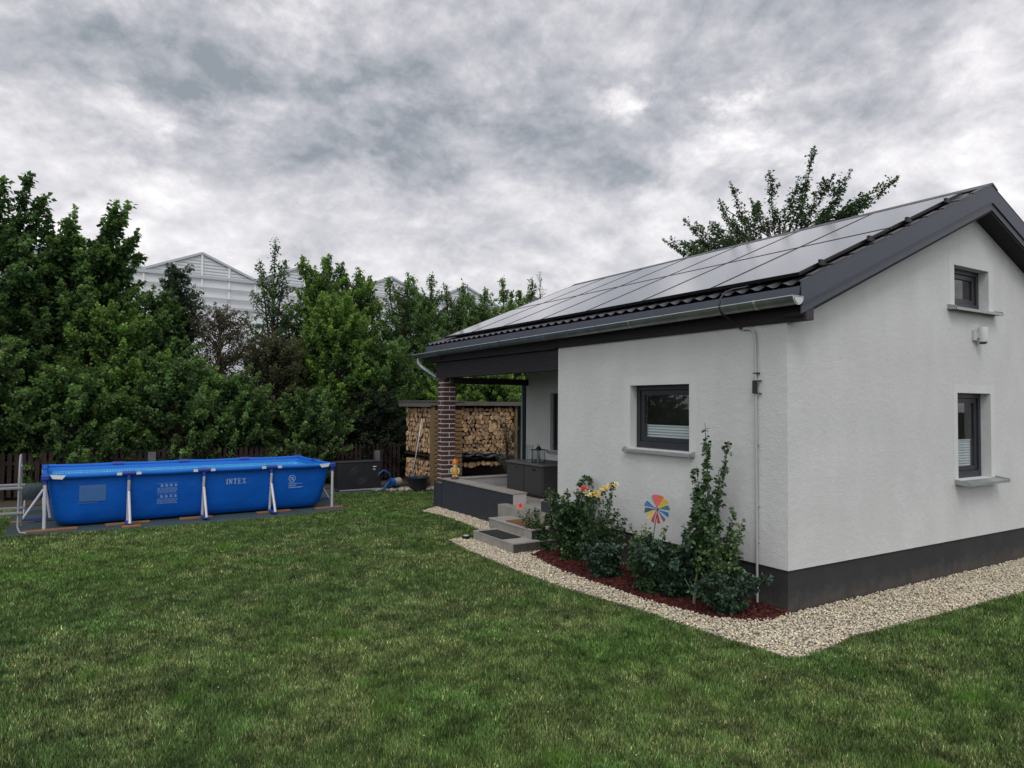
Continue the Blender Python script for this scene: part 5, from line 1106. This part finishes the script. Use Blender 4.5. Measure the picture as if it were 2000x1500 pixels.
# --- roses
def rose_flower(b, c, r, rs, lean=(0,0,1)):
    c = Vector(c); L_ = Vector(lean).normalized(); Q = L_.to_track_quat('Z', 'Y').to_matrix()
    for ring, (n, rr, h, op) in enumerate(((6, 1.0, .35, .95), (5, .75, .62, .55), (4, .48, .8, .3), (3, .25, .85, .12))):
        for k in range(n):
            a = 2*PI*(k+ring*.37)/n+rs.uniform(-.15, .15); w_ = 2.2/n*1.1; vs = []
            for (f, hh, ww) in ((.12, 0, .35), (.75*op+.3, h*.6, 1.0), (1.0*op+.25, h, .85)):
                for s_ in (-1, 0, 1):
                    aa = a+s_*w_*ww*.62; q = r*rr*(f if op > .4 else f+.2)*(1-.06*abs(s_)); vs.append(c+Q@Vector((q*math.cos(aa), q*math.sin(aa), r*hh*1.1+(.0 if s_ else .03*r))))
            b.add([tuple(v) for v in vs], [(0,1,4,3),(1,2,5,4),(3,4,7,6),(4,5,8,7)])
def rose(name, label, x, y, stems, base, tip, dens, size, seed, flowers=(), cat='rose bush', stemc=None, low=.0, group='plants in the bed along the front wall'):
    rs = np.random.RandomState(seed); t = thing(name, label, cat, (x, y, 0), 0, group); sb = MB(); sh = []
    for st in stems:
        e = np.array(st[:3]); r0 = st[3] if len(st) > 3 else .006; ln = st[4] if len(st) > 4 else .12
        a = np.array([rs.uniform(-.05, .05), rs.uniform(-.05, .05), .0]); m_ = a*.5+e*.5+np.array([0, 0, .12*e[2]])+rs.normal(0, .02, 3); pts = [a, a*.75+m_*.25+0, m_, m_*.45+e*.55, e]; sb.tube([tuple(p) for p in pts], [r0, r0*.9, r0*.7, r0*.55, r0*.35], 6, False)
        full = np.array([a, m_, e]); L_ = np.linalg.norm(e-a)
        for k in range(int(L_*34)):
            f = rs.uniform(low, 1.0); p = (a*(1-f)**2+2*m_*f*(1-f)+e*f*f); d = unit(rs.normal(0, 1, 3)*np.array([1, 1, .5])+np.array([0, 0, .35])); q = p+d*ln*rs.uniform(.5, 1.2)*(1.1-.65*f)
            if x+q[0] > -.02: q[0] = -x-.03-rs.rand()*.03
            if q[2] < .03: q[2] = .03
            sh.append(np.array([p, (p+q)/2+np.array([0, 0, .01]), q])); sb.tube([tuple(p), tuple(q)], [.002, .001], 3, False)
    sb.build('stems', stemc or mat('rose_stem', (.055, .085, .03), .6), t)
    V, F, C = grow(sh, dens*1.15, size*1.3, rs, np.array(base)*1.55, np.array(tip)*1.75, .45, .022, .80, -.2, .15); V[:, 0] = np.minimum(V[:, 0], -x-.008); npmesh('foliage', V, F, LEAFG, C, t)
    for fx, fy, fz, r, col in flowers:
        rr = random.Random(int(fz*1000)+seed); b = MB(); rose_flower(b, (fx-x, fy-y, fz), r, rr, (rr.uniform(-.7, -.1), rr.uniform(-.8, -.1), .8)); b.build('flower', mat('petal_%s' % col[0], col[1], .6, col2=tuple(min(1, c*1.25) for c in col[1]), nsc=20), t, smooth=True)
    return t
RG, RT = (.018, .042, .018), (.040, .075, .025)
RB, RBT = (.016, .036, .022), (.030, .058, .034)
LGR, LGT = (.05, .10, .02), (.11, .17, .03)
rnd = random.Random(12)
def fan(n, r, h, dx=0, dy=0, r0=.006, ln=.12, hv=.35):
    return [(dx+r*math.cos(a)*q-.03, dy+r*math.sin(a)*q, h*rnd.uniform(1-hv, 1.0), r0, ln) for a, q in ((rnd.uniform(0, 2*PI), rnd.uniform(.2, 1)) for _ in range(n))]
rose('rose_bush', 'tall left rose bush with one pink bloom against the wall', -.40, 2.80, fan(26, .42, 1.03, ln=.14, hv=.55), RG, RT, 190, .042, 1, [(-.50, 2.48, .91, .055, ('pink', (.62, .13, .15))), (-.50, 2.80, .80, .02, ('pink', (.62, .13, .15)))])
rose('rose_bush', 'small rose leaning over the steps with a coral red bloom', -.42, 3.42, fan(9, .20, .50, -.05, .30, ln=.08), RG, RT, 170, .032, 2, [(-.53, 3.86, .53, .050, ('coral', (.72, .10, .07)))])
yel = ('yellow', (.68, .50, .11)); crm = ('cream', (.72, .64, .34))
rose('rose_bush', 'rose bush carrying several yellow blooms left of the pinwheel', -.45, 2.22, fan(16, .34, .80, ln=.11, hv=.5)+[(-.02, .30, .87, .004, .06), (0, .10, .88, .004, .06), (0, -.05, .93, .004, .06), (0, -.20, .99, .004, .05), (0, -.25, 1.03, .004, .05)], RG, RT, 130, .038, 3,
     [(-.47, 2.46, .865, .044, crm), (-.50, 2.36, .845, .034, crm), (-.47, 2.28, .885, .040, yel), (-.5, 2.20, .860, .034, yel), (-.47, 2.14, .945, .045, yel), (-.47, 2.02, .985, .048, yel), (-.5, 2.07, .955, .036, yel), (-.46, 1.94, 1.02, .034, crm)])
rose('low_shrub', 'low bluish dark shrub in front of the yellow roses', -.60, 1.92, fan(20, .36, .42, ln=.12, hv=.4), RB, RBT, 210, .046, 4, cat='shrub')
rose('rose_bush', 'thin young rose with pale leaves around the pinwheel stick', -.36, 1.45, fan(10, .26, .66, ln=.10, hv=.4)+[(-.15, .12, .36, .005, .12), (-.12, .2, .38, .005, .12)], LGR if False else RG, LGT, 110, .034, 5)
CR = rose('climbing_rose', 'tallest climbing rose with bare top shoots right of the window', -.30, .74, [(.08, .08, 1.76, .008, .07), (.10, .06, 1.45, .007, .08), (.10, -.20, 1.55, .007, .07), (.10, -.12, 1.30, .007, .09), (.1, .22, 1.30, .007, .10)]+fan(15, .36, 1.05, ln=.15, hv=.6), RG, RT, 130, .048, 6)
b = MB(); b.tube([(-.30, -.13, -.01), (-.29, -.13, .18), (-.22, -.11, .34), (-.1, -.05, .6)], [.016, .013, .010, .007], 8); b.tube([(-.30, -.11, .12), (-.33, -.04, .25)], [.008, .005], 6); b.build('main_stem', mat('green_stem', (.10, .12, .045), .6), CR)
rose('rose_bush', 'wide dark rose bush at the foot of the climbing rose', -.50, .95, fan(22, .52, .60, ln=.15, hv=.5), RB, RBT, 190, .048, 7)
rose('rose_bush', 'rose bush with light leaves leaning on the grey conduit', -.40, .38, fan(16, .32, .72, 0, -.06, ln=.13, hv=.5)+[(.1, -.1, .83, .005, .08), (.12, .02, .92, .005, .07)], RG, (.07, .11, .03), 140, .042, 8)
rose('low_shrub', 'low dark foliage right of the thick rose stem', -.52, .28, fan(16, .40, .40, ln=.13, hv=.4), RB, RBT, 190, .042, 9, cat='shrub')
rose('low_shrub', 'green leafy shrub left of the thick rose stem', -.62, 1.22, fan(18, .36, .46, ln=.13, hv=.4), RG, RT, 190, .044, 10, cat='shrub')
rose('potted_plant', 'small dark plant beside the lantern on the cabinet', .98, 5.98, [], RG, RT, 10, .03, 11) if False else None
def smallplant():
    rs = np.random.RandomState(5); t = thing('olive_bush', 'grey green slender bush in front of the wide woodshed', 'shrub', (3.05, 10.2, 0)); sh = []; b = MB()
    for i in range(60):
        a = rs.uniform(0, 2*PI); q = rs.rand()**.5*.36; z = rs.uniform(.25, 1.75); p = np.array([q*.6*math.cos(a)*(1-z*.3), q*.6*math.sin(a)*(1-z*.3), z*.85]); e = p+np.array([.16*math.cos(a), .16*math.sin(a), .26]); sh.append(np.array([p, (p+e)/2, e])); b.tube([(0, 0, max(0, z*.5)), tuple(p), tuple(e)], [.007, .004, .002], 4, False)
    b.build('stems', BARK, t); V, F, C = grow(sh, 120, .045, rs, np.array((.060, .075, .045)), np.array((.10, .12, .075)), .25, .04, .3); npmesh('foliage', V, F, LEAFG, C, t)
smallplant()
